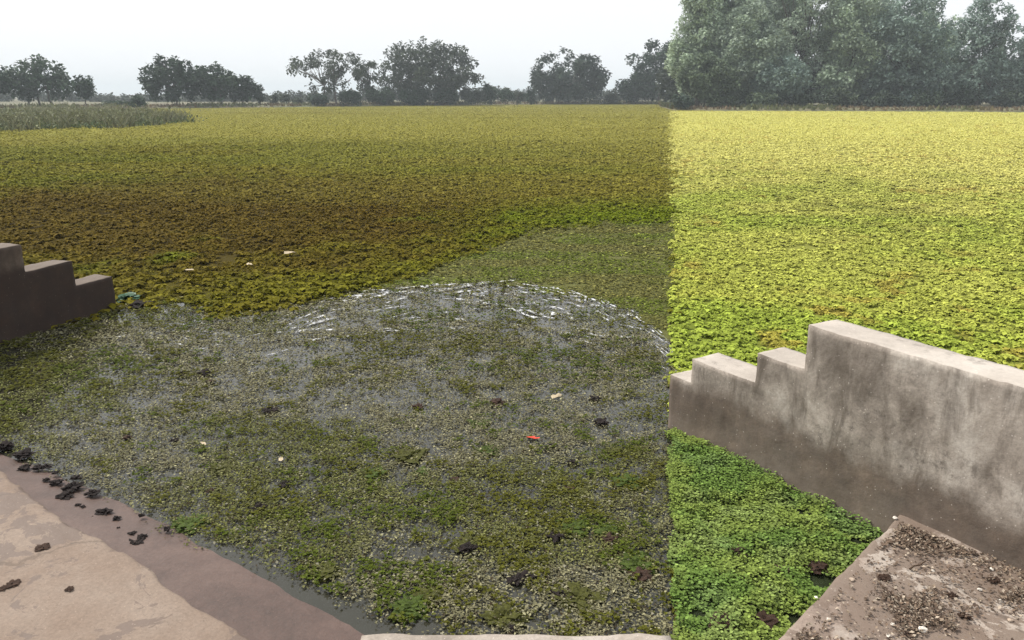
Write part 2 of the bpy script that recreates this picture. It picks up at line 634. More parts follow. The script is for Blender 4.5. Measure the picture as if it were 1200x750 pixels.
def clump_layer(name, x, y, rad, nleaf, colfun, flat=0.5, lift=0.5):
    N = len(x)
    base = colfun(x, y)
    hgt = RNG.uniform(0.35 if flat < 0 else 0.1, 1.0, N) * rad * lift
    var = np.clip(18 / np.hypot(x, y), 0.25, 1)[:, None]
    base = base * (1 + var * RNG.uniform(-0.3, 0.28, (N, 1)))
    idx = np.repeat(np.arange(N), nleaf)
    M = len(idx)
    yaw = RNG.uniform(0, 2 * math.pi, N)[idx] + np.tile(np.arange(nleaf), N) * 2 * math.pi / nleaf + RNG.normal(0, 0.3, M)
    L = rad[idx] * RNG.uniform(0.8, 1.35, M)
    W = L * RNG.uniform(0.7, 1.0, M)
    tilt = (RNG.uniform(0.1, 1.0, M) * flat) if flat > 0 else -RNG.uniform(0.15, 1.0, M) * -flat
    c = np.column_stack([x[idx], y[idx], 0.012 + hgt[idx]])
    col = base[idx] * (1 + var[idx] * RNG.uniform(-0.22, 0.22, (M, 1)))
    tilt = tilt * (0.35 + 0.65 * var[idx, 0])
    return c, yaw, L, W, tilt, col


# --- olive and russet mat (left and middle)
def col_olive(x, y):
    D = np.hypot(x, y)
    g = fbm(x * 0.16, y * 0.22, 21, 4)
    f = fbm(x * 1.3, y * 1.3, 31, 3)
    streak = fbm(x * 0.03, y * 0.13, 41, 3)
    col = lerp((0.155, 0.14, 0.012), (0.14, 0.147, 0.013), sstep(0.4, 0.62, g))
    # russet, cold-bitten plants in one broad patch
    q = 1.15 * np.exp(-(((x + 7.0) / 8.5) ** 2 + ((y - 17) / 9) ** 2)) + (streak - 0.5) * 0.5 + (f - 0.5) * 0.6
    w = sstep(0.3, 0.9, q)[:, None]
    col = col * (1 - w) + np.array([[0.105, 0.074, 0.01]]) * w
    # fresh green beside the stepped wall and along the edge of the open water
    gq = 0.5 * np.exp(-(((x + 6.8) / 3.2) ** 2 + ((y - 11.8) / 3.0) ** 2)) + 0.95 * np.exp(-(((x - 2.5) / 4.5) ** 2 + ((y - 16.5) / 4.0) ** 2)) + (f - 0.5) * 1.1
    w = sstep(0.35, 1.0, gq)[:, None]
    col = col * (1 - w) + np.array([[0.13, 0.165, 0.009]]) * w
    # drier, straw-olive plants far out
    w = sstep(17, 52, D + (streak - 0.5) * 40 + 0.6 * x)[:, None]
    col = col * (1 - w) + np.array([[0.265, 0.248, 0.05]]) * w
    k = sstep(0.6, 0.72, streak)[:, None] * 0.3
    col = col * (1 - k) + np.array([[0.17, 0.14, 0.02]]) * k
    return col


def col_yellow(x, y):  # yellow-green weed, its colour brightened for the sunnier light on this side
    D = np.hypot(x, y)
    g = fbm(x * 0.5, y * 0.5, 51, 4)
    f = fbm(x * 2.2, y * 2.2, 61, 3)
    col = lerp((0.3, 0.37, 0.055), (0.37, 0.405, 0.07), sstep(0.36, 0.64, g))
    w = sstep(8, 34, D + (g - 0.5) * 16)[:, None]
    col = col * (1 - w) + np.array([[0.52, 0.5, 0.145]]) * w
    r = (sstep(0.62, 0.76, f) * sstep(0.42, 0.6, fbm(x * 0.25, y * 0.25, 71, 2)))[:, None] * 0.5
    col = col * (1 - r) + np.array([[0.36, 0.23, 0.05]]) * r
    t = np.exp(-((x - 8 - 0.3 * (y - 18)) / 2.2) ** 2 - ((y - 19) / 5.5) ** 2)[:, None] * 0.6 * sstep(0.4, 0.7, f)[:, None]
    col = col * (1 - t) + np.array([[0.17, 0.17, 0.05]]) * t
    return col


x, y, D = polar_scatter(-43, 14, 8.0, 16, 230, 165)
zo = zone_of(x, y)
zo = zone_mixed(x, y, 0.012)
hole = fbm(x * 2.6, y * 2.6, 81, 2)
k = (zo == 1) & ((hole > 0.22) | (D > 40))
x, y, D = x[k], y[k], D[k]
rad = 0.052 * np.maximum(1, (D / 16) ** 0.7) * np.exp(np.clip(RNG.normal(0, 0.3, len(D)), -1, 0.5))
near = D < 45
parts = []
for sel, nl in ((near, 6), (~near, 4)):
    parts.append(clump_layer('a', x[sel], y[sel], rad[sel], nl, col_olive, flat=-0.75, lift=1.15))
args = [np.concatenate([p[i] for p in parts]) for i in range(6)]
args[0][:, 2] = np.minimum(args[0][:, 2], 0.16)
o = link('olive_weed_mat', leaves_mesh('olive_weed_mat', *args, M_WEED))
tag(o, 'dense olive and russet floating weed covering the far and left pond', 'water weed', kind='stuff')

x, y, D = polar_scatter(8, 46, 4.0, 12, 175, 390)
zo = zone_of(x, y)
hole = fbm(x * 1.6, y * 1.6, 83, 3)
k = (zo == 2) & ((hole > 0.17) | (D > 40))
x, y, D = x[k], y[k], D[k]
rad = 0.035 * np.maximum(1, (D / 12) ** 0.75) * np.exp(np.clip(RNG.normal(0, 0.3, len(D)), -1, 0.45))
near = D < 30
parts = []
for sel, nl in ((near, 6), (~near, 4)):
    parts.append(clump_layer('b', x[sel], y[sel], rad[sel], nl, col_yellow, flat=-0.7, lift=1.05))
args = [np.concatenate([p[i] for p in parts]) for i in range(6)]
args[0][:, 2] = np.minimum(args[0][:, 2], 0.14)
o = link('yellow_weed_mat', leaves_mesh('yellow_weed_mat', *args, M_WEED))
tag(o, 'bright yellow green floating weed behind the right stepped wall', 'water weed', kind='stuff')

# sheets that the leaves stand on
M_SH = leaf_mat('weed_sheet', 0.9, 0.0, 0.05)
M_SH_C = mat_sheet_material('film_sheet', (0.08, 0.085, 0.02), (0.1, 0.104, 0.027), (0.12, 0.12, 0.036))
M_SH_E = mat_sheet_material('green_sheet', (0.014, 0.018, 0.008), (0.02, 0.028, 0.01), (0.028, 0.035, 0.014))
for nm, zid, z, mt, cf, lb in (('olive_weed_bed', 1, 0.008, M_SH, col_olive, 'matted olive weed layer under the floating leaves of the far pond'),
                               ('yellow_weed_bed', 2, 0.008, M_SH, col_yellow, 'matted yellow weed layer under the leaves behind the right wall'),
                               ('duckweed_film', 3, 0.006, M_SH_C, None, 'smooth pale green duckweed film between olive mat and open water'),
                               ('green_weed_bed', 5, 0.006, M_SH_E, None, 'dark matted layer under the green weed beside the right landing')):
    tag(link(nm, clip_by_zone(nm, zid, z, mt, cf)), lb, 'water weed', kind='stuff')

# --- duckweed film: tiny flat leaves
x, y, D = polar_scatter(-16, 16, 8.5, 9, 24, 1300)
zo = zone_of(x, y)
zo = zone_mixed(x, y, 0.012)
k = (zo == 3) & (fbm(x * 1.2, y * 2.2, 91, 3) > 0.22)
x, y, D = x[k], y[k], D[k]
N = len(x)
g = fbm(x * 0.8, y * 1.6, 95, 3)
col = lerp((0.13, 0.125, 0.036), (0.105, 0.13, 0.02), sstep(0.4, 0.65, g)) * np.exp(RNG.normal(0, 0.4, (N, 1)))
o = link('duckweed', leaves_mesh('duckweed', np.column_stack([x, y, np.full(N, 0.009) + RNG.uniform(0, 0.008, N)]), RNG.uniform(0, 6.3, N),
         RNG.uniform(0.02, 0.05, N) * np.maximum(1, D / 9), RNG.uniform(0.015, 0.04, N) * np.maximum(1, D / 9), RNG.uniform(0, 0.4, N), col, M_WEED))
tag(o, 'fine duckweed leaves on the smooth green film', 'water weed', kind='stuff')

# --- thin weed on open water: pale dying leaflets and green drifts
def ledge_gap(x, y):
    """how far out in the water a point lies from the waterline of the wet ledge"""
    a_, b_ = np.array(at(0, 530)[:2]), np.array(at(425, 740)[:2])
    e_ = (b_ - a_) / np.linalg.norm(b_ - a_)
    return -(x - a_[0]) * e_[1] + (y - a_[1]) * e_[0]


x, y, D = polar_scatter(-46, 16, 2.2, 5.0, 11.5, 15500)
zo = zone_mixed(x, y, 0.015)
drift = fbm(x * 1.3, y * 1.8, 101, 4)
fine = fbm(x * 9, y * 10, 111, 3)
leftg = np.exp(-((x + 4.6) / 1.2) ** 2 - ((y - 6.4) / 1.3) ** 2)
pool = sstep(0.4, 0.52, fbm(x * 2.2, y * 2.8, 107, 3) + 0.12 * sstep(6.5, 4.5, y) * 0 + 0.1 * leftg)
dens = (0.34 + 1.2 * sstep(0.36, 0.58, fine)) * (0.4 + 0.6 * pool) * (0.65 + 0.35 * sstep(0.3, 0.55, drift))
dens *= sstep(0.0, 0.3, ledge_gap(x, y) + 0.3 * (drift - 0.4))
dens *= 1 - 0.55 * sstep(7.6, 8.8, y + 0.15 * x) * sstep(-3.0, -1.0, x)
k = (zo == 4) & (RNG.uniform(0, 1, len(x)) < dens)
x, y, D, fine, leftg = x[k], y[k], D[k], fine[k], leftg[k]
N = len(x)
tone = fbm(x * 0.7, y * 0.9, 117, 3)
col = lerp((0.18, 0.17, 0.098), (0.122, 0.126, 0.044), sstep(0.45, 0.63, tone + 0.25 * leftg))
col = col * np.exp(RNG.normal(0, 0.35, (N, 1)))
dk = RNG.uniform(0, 1, N) < 0.1
col[dk] = np.array([0.05, 0.038, 0.022])
pl = RNG.uniform(0, 1, N) < 0.05
col[pl] = np.array([0.27, 0.255, 0.18])
L = 0.0175 * np.maximum(1, D / 6.0) * RNG.uniform(0.5, 1.4, N)
o = link('thin_water_weed', leaves_mesh('thin_water_weed', np.column_stack([x, y, 0.006 + RNG.uniform(0, 0.014, N)]),
         RNG.uniform(0, 6.3, N), L, L * RNG.uniform(0.4, 0.85, N), RNG.uniform(-0.05, 0.6, N), col, M_WEED))
tag(o, 'thin scatter of pale weed leaflets on the open grey water', 'water weed', kind='stuff')

x, y, D = polar_scatter(-46, 16, 2.2, 5.0, 11.5, 4200)
zo = zone_mixed(x, y, 0.02)
leftg = np.exp(-((x + 4.6) / 1.3) ** 2 - ((y - 6.6) / 1.6) ** 2)
cl = fbm(x * 7.5, y * 9.0, 121, 3) + 0.35 * (fbm(x * 0.8, y * 1.0, 127, 2) - 0.5) + 0.1 * leftg
k = (zo == 4) & (cl > 0.6 + RNG.normal(0, 0.085, len(x))) & (ledge_gap(x, y) > 0.12)
x, y, D, cl = x[k], y[k], D[k], cl[k]


def col_drift(x, y):
    q = fbm(x * 2.0, y * 2.0, 133, 3)
    return lerp((0.092, 0.094, 0.015), (0.076, 0.098, 0.014), sstep(0.4, 0.6, q))


args = clump_layer('d', x, y, 0.0095 * np.maximum(1, D / 6) * RNG.uniform(0.6, 1.6, len(x)), 5, col_drift, 0.7, 1.2)
o = link('green_weed_drifts', leaves_mesh('green_weed_drifts', *args, M_WEED))
tag(o, 'small olive green weed drifts scattered over the open grey water', 'water weed', kind='stuff')

# --- bright green weed by the landing
x, y, D = polar_scatter(6, 40, 1.9, 7.0, 7.2, 17000)
zo = zone_of(x, y)
hole = fbm(x * 5.5, y * 5.5, 131, 3)
dR = (x - 1.0) * 0.72 - (y - 2.9) * 0.69            # distance towards the landing edge
thr = 0.1 + 0.17 * sstep(-0.75, -0.1, dR)
k = (zo == 5) & (hole > thr)
x, y, D, hole = x[k], y[k], D[k], hole[k]
N = len(x)
g = fbm(x * 4.5, y * 4.5, 141, 4)
col = lerp((0.13, 0.205, 0.046), (0.185, 0.245, 0.056), sstep(0.4, 0.62, g))
paleq = sstep(0.5, 0.7, fbm(x * 6, y * 6, 151, 3))[:, None] * 0.18
col = col * (1 - paleq) + np.array([[0.25, 0.32, 0.16]]) * paleq
col = col * np.exp(RNG.normal(0, 0.25, (N, 1)))
L = RNG.uniform(0.01, 0.021, N)
zz = 0.008 + RNG.uniform(0, 1, N) * (0.016 + 0.05 * sstep(0.3, 0.6, hole)) + 0.025 * (fbm(x * 9, y * 9, 161, 2) - 0.3)
o = link('green_weed_mat', leaves_mesh('green_weed_mat', np.column_stack([x, y, np.maximum(zz, 0.008)]), RNG.uniform(0, 6.3, N), L, L * 0.95,
         RNG.uniform(-0.1, 0.7, N), col, M_WEED, round_leaf=True))
tag(o, 'fresh green small leaved weed filling the corner between right wall and landing', 'water weed', kind='stuff')

# --- bright streak shapes added for sky glare along the edge of the duckweed
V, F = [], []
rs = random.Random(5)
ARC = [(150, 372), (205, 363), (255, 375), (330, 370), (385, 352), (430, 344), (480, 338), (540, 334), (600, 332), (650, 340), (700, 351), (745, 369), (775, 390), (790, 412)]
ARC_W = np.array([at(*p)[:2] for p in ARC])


def glare_streak(s, off, length, width):
    """thin wavy lens standing for sky glare that follows the curved edge of the weed"""
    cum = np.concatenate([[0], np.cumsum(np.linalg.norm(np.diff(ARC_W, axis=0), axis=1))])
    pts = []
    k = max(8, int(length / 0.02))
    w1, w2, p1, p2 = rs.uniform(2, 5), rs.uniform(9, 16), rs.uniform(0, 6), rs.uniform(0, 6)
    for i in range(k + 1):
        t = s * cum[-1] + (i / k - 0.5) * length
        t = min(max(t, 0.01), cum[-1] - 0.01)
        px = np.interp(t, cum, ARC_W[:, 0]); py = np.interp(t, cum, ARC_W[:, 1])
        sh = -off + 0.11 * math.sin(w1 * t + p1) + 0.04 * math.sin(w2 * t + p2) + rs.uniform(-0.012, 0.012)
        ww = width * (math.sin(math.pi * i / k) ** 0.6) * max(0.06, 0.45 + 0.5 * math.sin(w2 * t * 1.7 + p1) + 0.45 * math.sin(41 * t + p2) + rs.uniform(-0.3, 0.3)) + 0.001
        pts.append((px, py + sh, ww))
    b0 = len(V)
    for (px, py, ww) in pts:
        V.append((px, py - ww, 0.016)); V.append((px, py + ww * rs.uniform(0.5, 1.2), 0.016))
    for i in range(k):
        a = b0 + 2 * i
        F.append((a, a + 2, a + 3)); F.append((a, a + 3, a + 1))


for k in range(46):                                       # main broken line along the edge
    glare_streak(rs.uniform(0.28, 1.0), abs(rs.gauss(0.0, 0.1)), rs.uniform(0.12, 0.5), rs.uniform(0.018, 0.065))
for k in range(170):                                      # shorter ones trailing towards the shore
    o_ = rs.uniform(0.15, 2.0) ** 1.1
    glare_streak(rs.uniform(0.3, 1.0), o_, rs.uniform(0.08, 0.4), rs.uniform(0.012, 0.042) * (1 - 0.3 * o_ / 2))
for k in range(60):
    glare_streak(rs.uniform(0.0, 0.4), rs.uniform(0, 1.2), rs.uniform(0.05, 0.25), rs.uniform(0.004, 0.012))
glare_streak(0.66, 1.35, 1.0, 0.06)
glare_streak(0.62, 1.45, 0.6, 0.045)
glare_streak(0.52, 0.12, 0.5, 0.05)
glare_streak(0.42, 0.12, 0.6, 0.05)
glare_streak(0.36, 0.1, 0.6, 0.05)
glare_streak(0.93, 0.7, 0.4, 0.04)
o = link('sky_glare_streaks', mesh_np('sky_glare_streaks', V, F, 3, M_GLARE))
tag(o, 'white streak shapes standing for sky glare on open water before the duckweed', 'film', kind='stuff')  # 'film' here is the streak shapes that stand for sky glare


# ------------------------------------------------------------------ masonry
def block_mesh(name, xs, ys, zs, occ, mat, smooth_it=1, amp=0.004, seed=0):
    """outer skin of a block grid (non-uniform lines), edges worn round and surface slightly uneven"""
    xs, ys, zs = map(np.asarray, (xs, ys, zs))
    nx, ny, nz_ = len(xs), len(ys), len(zs)
    O = np.zeros((nx + 1, ny + 1, nz_ + 1), bool)
    O[1:-1, 1:-1, 1:-1] = occ
    Q = []

    def vid(i, j, k):
        return (i * ny + j) * nz_ + k
    for ax in range(3):
        A = np.moveaxis(O, ax, 0)
        for sgn in (1, -1):
            full, nxt = (A[:-1], A[1:]) if sgn == 1 else (A[1:], A[:-1])
            idx = np.argwhere(full & ~nxt)
            for t in idx:
                i = t[0]                                  # vertex line index along ax
                a, b_ = t[1] - 1, t[2] - 1
                c4 = [(a, b_), (a + 1, b_), (a + 1, b_ + 1), (a, b_ + 1)]
                if ax == 0:
                    q = [vid(i, p[0], p[1]) for p in c4]
                elif ax == 1:
                    q = [vid(p[0], i, p[1]) for p in c4][::-1]
                else:
                    q = [vid(p[0], p[1], i) for p in c4]
                Q.append(q if sgn == 1 else q[::-1])
    Q = np.array(Q)
    used, inv = np.unique(Q, return_inverse=True)
    Q = inv.reshape(-1, 4)
    i, r = used // (ny * nz_), used % (ny * nz_)
    V = np.column_stack([xs[i], ys[r // nz_], zs[r % nz_]]).astype(float)
    E = np.vstack([Q[:, [0, 1]], Q[:, [1, 2]], Q[:, [2, 3]], Q[:, [3, 0]]])
    for _ in range(smooth_it):
        s = np.zeros_like(V); cnt = np.zeros(len(V))
        np.add.at(s, E[:, 0], V[E[:, 1]]); np.add.at(cnt, E[:, 0], 1)
        np.add.at(s, E[:, 1], V[E[:, 0]]); np.add.at(cnt, E[:, 1], 1)
        lap = s / cnt[:, None] - V
        lap[:, 0] = np.clip(lap[:, 0], -0.012, 0.012)
        lap = np.clip(lap, -0.004, 0.004)
        V += lap * 0.6
    for j in range(len(V)):
        p = Vector(V[j]) * 1.0
        nv = mnoise.noise_vector(p * 4 + Vector((seed, 0, 0))) * amp * 1.6 + mnoise.noise_vector(p * 17 + Vector((0, seed, 0))) * amp
        V[j] += np.array(nv)
    return mesh_np(name, V, Q, 4, mat, smooth=False)


def lines(marks, step):
    out = []
    for a, b_ in zip(marks[:-1], marks[1:]):
        k = max(1, int(round((b_ - a) / step)))
        out += [a + (b_ - a) * i / k for i in range(k)]
    return out + [marks[-1]]


def stepped_wall(name, origin, e, steps, s_end, thick, z0, mat, seed):
    """steps = [(s_from, top z)...] along e from origin; the visible face is local y = 0"""
    marks = sorted([s for s, _ in steps] + [s_end])
    zm = sorted(set([z0] + [z for _, z in steps]))
    xs, zs = lines(marks, 0.035), lines(zm, 0.035)
    ys = lines([0, thick], 0.035)
    st = sorted(steps)
    cx = 0.5 * (np.array(xs[1:]) + np.array(xs[:-1]))
    cz = 0.5 * (np.array(zs[1:]) + np.array(zs[:-1]))
    top = np.array([[z for s, z in st if s <= v][-1] for v in cx])
    occ = (cz[None, :] < top[:, None])[:, None, :].repeat(len(ys) - 1, 1)
    me = block_mesh(name, xs, ys, zs, occ, mat, 1, 0.0048, seed)
    o = link(name, me, loc=(origin[0], origin[1], 0))
    o.rotation_euler = (0, 0, math.atan2(e[1], e[0]))
    return o


# right wall: descends away from the landing in three steps
o = stepped_wall('stepped_wall', RW_A, RW_E, [(-0.03, 0.44), (0.19, 0.634), (0.79, 0.845), (1.17, 1.135)], 5.6, 0.27, -0.5, M_WALL_R, 3)
tag(o, 'grey stained cement wall with stepped top descending into the yellow weed', 'wall', 'stepped side walls of the landing')
# left wall: local y must point away from the visible face, so run it the other way round
LO = LW_A + LW_E * 1.385
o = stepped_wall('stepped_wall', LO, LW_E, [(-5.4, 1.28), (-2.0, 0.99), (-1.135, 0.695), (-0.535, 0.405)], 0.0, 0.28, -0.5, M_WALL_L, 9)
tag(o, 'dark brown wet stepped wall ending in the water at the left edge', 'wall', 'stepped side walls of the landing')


def landing(name, corner, e, s0, s1, depth, top, mat, seed, chip=0.03):
    """slab whose front edge runs along e through corner; local y < 0 lies behind the edge"""
    xs, ys, zs = lines([s0, s1], 0.045), lines([-depth, -0.2], 0.06) + lines([-0.2, 0], 0.018)[1:], [-0.5, -0.3, -0.15, 0.0 + top - 0.1, top - 0.04, top]
    occ = np.ones((len(xs) - 1, len(ys) - 1, len(zs) - 1), bool)
    me = block_mesh(name, xs, ys, zs, occ, mat, 1, 0.005, seed)
    co = np.zeros(len(me.vertices) * 3, np.float32)
    me.vertices.foreach_get('co', co)
    co = co.reshape(-1, 3)
    w = sstep(-0.045, -0.0, co[:, 1])                      # ragged, broken front edge
    nn = fbm(co[:, 0] * 4, co[:, 0] * 0 + seed, seed, 4) - 0.5
    co[:, 1] += w * nn * chip * 3
    co[:, 2] -= w * np.clip(fbm(co[:, 0] * 9, co[:, 1] * 9, seed + 5, 3) - 0.45, 0, 1) * chip * 2
    me.vertices.foreach_set('co', co.ravel())
    me.update()
    o = link(name, me, loc=(corner[0], corner[1], 0))
    o.rotation_euler = (0, 0, math.atan2(e[1], e[0]))
    return o


# left landing: dry slab and the wet ledge one step lower
Lc, Lf = np.array(at(300, 750, 0.15)[:2]), np.array(at(0, 557, 0.15)[:2])
eL = (Lc - Lf) / np.linalg.norm(Lc - Lf)                  # towards the camera
nL = np.array([-eL[1], eL[0]])                            # towards the water
o = landing('landing_slab', Lf, eL, -3.05, 4.6, 3.4, 0.15, M_SLAB_L, 4)
tag(o, 'tan concrete landing slab with damp blots at the lower left', 'slab', 'landing slabs at the waterside')


def build_ledge():
    rnd = np.random.default_rng(8)
    ss = np.linspace(-3.0, 4.6, 130)
    wl_ = [np.array(at(p[0], p[1])[:2]) - Lf for p in ((0, 530), (200, 617), (425, 740))]
    s_k = [float(v @ eL) for v in wl_]; w_k = [float(v @ nL) for v in wl_]
    wid = np.interp(ss, s_k, w_k)
    V, F = [], []
    ts = np.linspace(0, 1, 15)
    for i, s in enumerate(ss):
        for j, t in enumerate(ts):
            wv = -0.1 + t * (wid[i] + 0.1 + 0.45)
            p = Lf + eL * s + nL * wv
            z = 0.055 - 0.055 * (wv / max(0.05, wid[i]))
            z += 0.008 * (fbm(np.array([p[0] * 3]), np.array([p[1] * 3]), 3, 3)[0] - 0.5) * 2
            if j == len(ts) - 1:
                z = -0.45
            V.append((p[0], p[1], z))
    k = len(ts)
    for i in range(len(ss) - 1):
        for j in range(k - 1):
            F.append((i * k + j, i * k + j + 1, (i + 1) * k + j + 1, (i + 1) * k + j))
    o = link('wet_ledge', mesh_np('wet_ledge', V, np.array(F)[:, ::-1], 4, M_LEDGE, smooth=True))
    tag(o, 'wet purple brown concrete ledge at the waterline below the tan slab', 'ledge')


build_ledge()

Rc, Rf = np.array(at(912, 750, 0.2)[:2]), np.array(at(1052, 604, 0.2)[:2])
eR = (Rf - Rc) / np.linalg.norm(Rf - Rc)
o = landing('landing_slab', Rc, eR, -1.25, float(np.linalg.norm(Rf - Rc)) + 0.25, 3.6, 0.2, M_SLAB_R, 7, 0.009)
tag(o, 'grey brown landing slab littered with shell chips at the lower right', 'slab', 'landing slabs at the waterside')


Kc, Kf = np.array(at(424, 743, 0.2)[:2]), np.array(at(785, 743, 0.2)[:2])
eK = (Kf - Kc) / np.linalg.norm(Kf - Kc)
M_KERB = concrete('kerb_concrete', (0.2, 0.17, 0.14), (0.28, 0.24, 0.2), (0.36, 0.32, 0.28))
o = landing('concrete_step', Kc, eK, 0.0, float(np.linalg.norm(Kf - Kc)), 1.2, 0.2, M_KERB, 11, 0.012)
tag(o, 'pale concrete step edge along the bottom middle of the picture', 'step')


# ------------------------------------------------------------------ trees
def tube(V, F, p0, p1, r0, r1, k=5):
    p0, p1 = np.array(p0), np.array(p1)
    d = p1 - p0
    d = d / (np.linalg.norm(d) + 1e-9)
    u = np.cross(d, [0.3, 0.9, 0.2]); u /= np.linalg.norm(u)
    v = np.cross(d, u)
    b0 = len(V)
    for c, r in ((p0, r0), (p1, r1)):
        for i in range(k):
            a = 2 * math.pi * i / k
            V.append(c + r * (math.cos(a) * u + math.sin(a) * v))
    for i in range(k):
        j = (i + 1) % k
        F.append((b0 + i, b0 + j, b0 + k + j, b0 + k + i))


def bent(V, F, p0, p1, r0, r1, rnd, segs=3, bend=0.12):
    p0, p1 = np.array(p0, float), np.array(p1, float)
    L = np.linalg.norm(p1 - p0)
    prev, pr = p0, r0
    for i in range(1, segs + 1):
        t = i / segs
        q = p0 + (p1 - p0) * t + (rnd.normal(0, bend * L / segs, 3) if i < segs else 0)
        r = r0 + (r1 - r0) * t
        tube(V, F, prev, q, pr, r)
        prev, pr = q, r


def crown_leaves(rnd, clumps, leaf, per, col, spread=1.0):
    """clumps: list of (centre, radius); card-sized leaf sprays filling each clump's shell"""
    C, Yw, L, W, T, K = [], [], [], [], [], []
    for (c, r) in clumps:
        k = max(10, int(per * 5.0 * r * r))
        d = rnd.normal(0, 1, (k, 3))
        d /= np.linalg.norm(d, axis=1, keepdims=True)
        rad = r * rnd.uniform(0.35, 1.05, (k, 1)) ** 0.6
        p = np.array(c) + d * rad * np.array([1, 1, 0.8])
        C.append(p)
        Yw.append(rnd.uniform(0, 6.3, k))
        s = leaf * 1.35 * rnd.uniform(0.6, 1.4, k)
        L.append(s); W.append(s * rnd.uniform(0.5, 0.9, k))
        T.append(rnd.uniform(-1.2, 0.9, k))
        shade = rnd.uniform(0.75, 1.25) * rnd.uniform(0.7, 1.3, (k, 1))
        K.append(np.array(col)[None] * shade)
    return [np.concatenate(v) for v in (C, Yw, L, W, T, K)]


def tree(name, label, px, D, top_px, half_px, base_z=0.5, trunk_frac=0.25, density=1.0, n_clump=60, clump=0.2, col=(0.035, 0.05, 0.025),
         leaf=0.55, per=9, shape='dome', lean=0.0, trunks=1, seed=1, cat='tree', group='trees on the far bank', low=0.0, trunk_px=None, bare=0.0):
    rnd = np.random.default_rng(seed)
    X, Y = at_dist(px, D)
    H = h_at(top_px, D) - base_z
    rx = half_px * D / FPX * 1.08
    root = empty(name, (X, Y, base_z))
    tag(root, label, cat, group)
    cz0 = H * trunk_frac
    ch = H - cz0
    clumps = []
    tries = 0
    while len(clumps) < n_clump and tries < n_clump * 40:
        tries += 1
        p = rnd.uniform(-1, 1, 3)
        rr_ = math.sqrt(p[0] ** 2 + p[1] ** 2)
        t = (p[2] + 1) / 2
        if shape == 'dome':
            lim = math.sqrt(max(0, 1 - max(0, (t - 0.25) / 0.75) ** 2)) * (0.8 + 0.2 * min(1, t / 0.25))
        elif shape == 'round':
            lim = math.sqrt(max(0, 1 - p[2] ** 2))
        elif shape == 'column':
            lim = (1 - max(0, t - 0.7) / 0.3) ** 0.5 * (0.75 + 0.25 * math.sin(t * 9 + seed))
        elif shape == 'cone':
            lim = (1 - t) ** 0.6 * (0.8 + 0.2 * math.sin(t * 14))
        else:                                            # spreading
            lim = (0.35 + 0.65 * math.sin(min(1, t * 1.15) * math.pi * 0.62)) * (1 if t < 0.75 else math.sqrt(max(0, 1 - ((t - 0.75) / 0.25) ** 2)))
        if rr_ > lim or rr_ < lim * 0.25 and t < 0.8 and rnd.random() < 0.6:
            continue
        cr = rx * clump * rnd.uniform(0.6, 1.4)
        cx = p[0] * (rx - cr * 0.7) + lean * t * rx
        cy = p[1] * (rx - cr * 0.7)
        czz = cz0 + cr * 0.5 + t * (ch - cr * 1.3)
        if rnd.random() > density:
            continue
        clumps.append(((cx, cy, czz), cr))
    tx = 0.0 if trunk_px is None else (trunk_px - px) * D / FPX
    tr = max(0.05, H * 0.022)
    tips, stems = [], []
    for q in range(trunks):
        ox = tx + (q - (trunks - 1) / 2) * rx * 0.35
        tp = np.array([ox * 0.6, rnd.uniform(-0.3, 0.3), cz0 + ch * 0.25])
        V, F = [], []
        bent(V, F, (ox, 0, -0.6), tp, tr * rnd.uniform(0.85, 1.2), tr * 0.6, rnd, 4, 0.1)
        tips.append(tp)
        stems.append((V, F))
    order = sorted(clumps, key=lambda c: rnd.random())[:min(len(clumps), 16 + int(30 * bare))]
    for (c, r) in order:
        w_ = int(np.argmin([abs(c[0] - t_[0]) for t_ in tips]))
        tp, (V, F) = tips[w_], stems[w_]
        mid = tp * 0.55 + np.array(c) * 0.45 + rnd.normal(0, rx * 0.05, 3)
        bent(V, F, tp, mid, tr * 0.42, tr * 0.22, rnd, 2)
        bent(V, F, mid, c, tr * 0.22, tr * 0.07, rnd, 2)
    for (V, F) in stems:
        link('trunk', mesh_np('trunk', V, F, 4, M_BARK, smooth=True), root)
    args = crown_leaves(rnd, clumps, leaf, per, col)
    link('crown', leaves_mesh('crown', *args, M_TREE), root)
    return root


def shrub(name, label, px, D, top_px, half_px, col=(0.05, 0.065, 0.035), seed=1, base_z=0.45, leaf=0.4, per=14, group='shrubs on the far bank', n=16):
    return tree(name, label, px, D, top_px, half_px, base_z, 0.05, 1.0, n, 0.34, col, leaf, per, 'dome', seed=seed, cat='shrub', group=group)


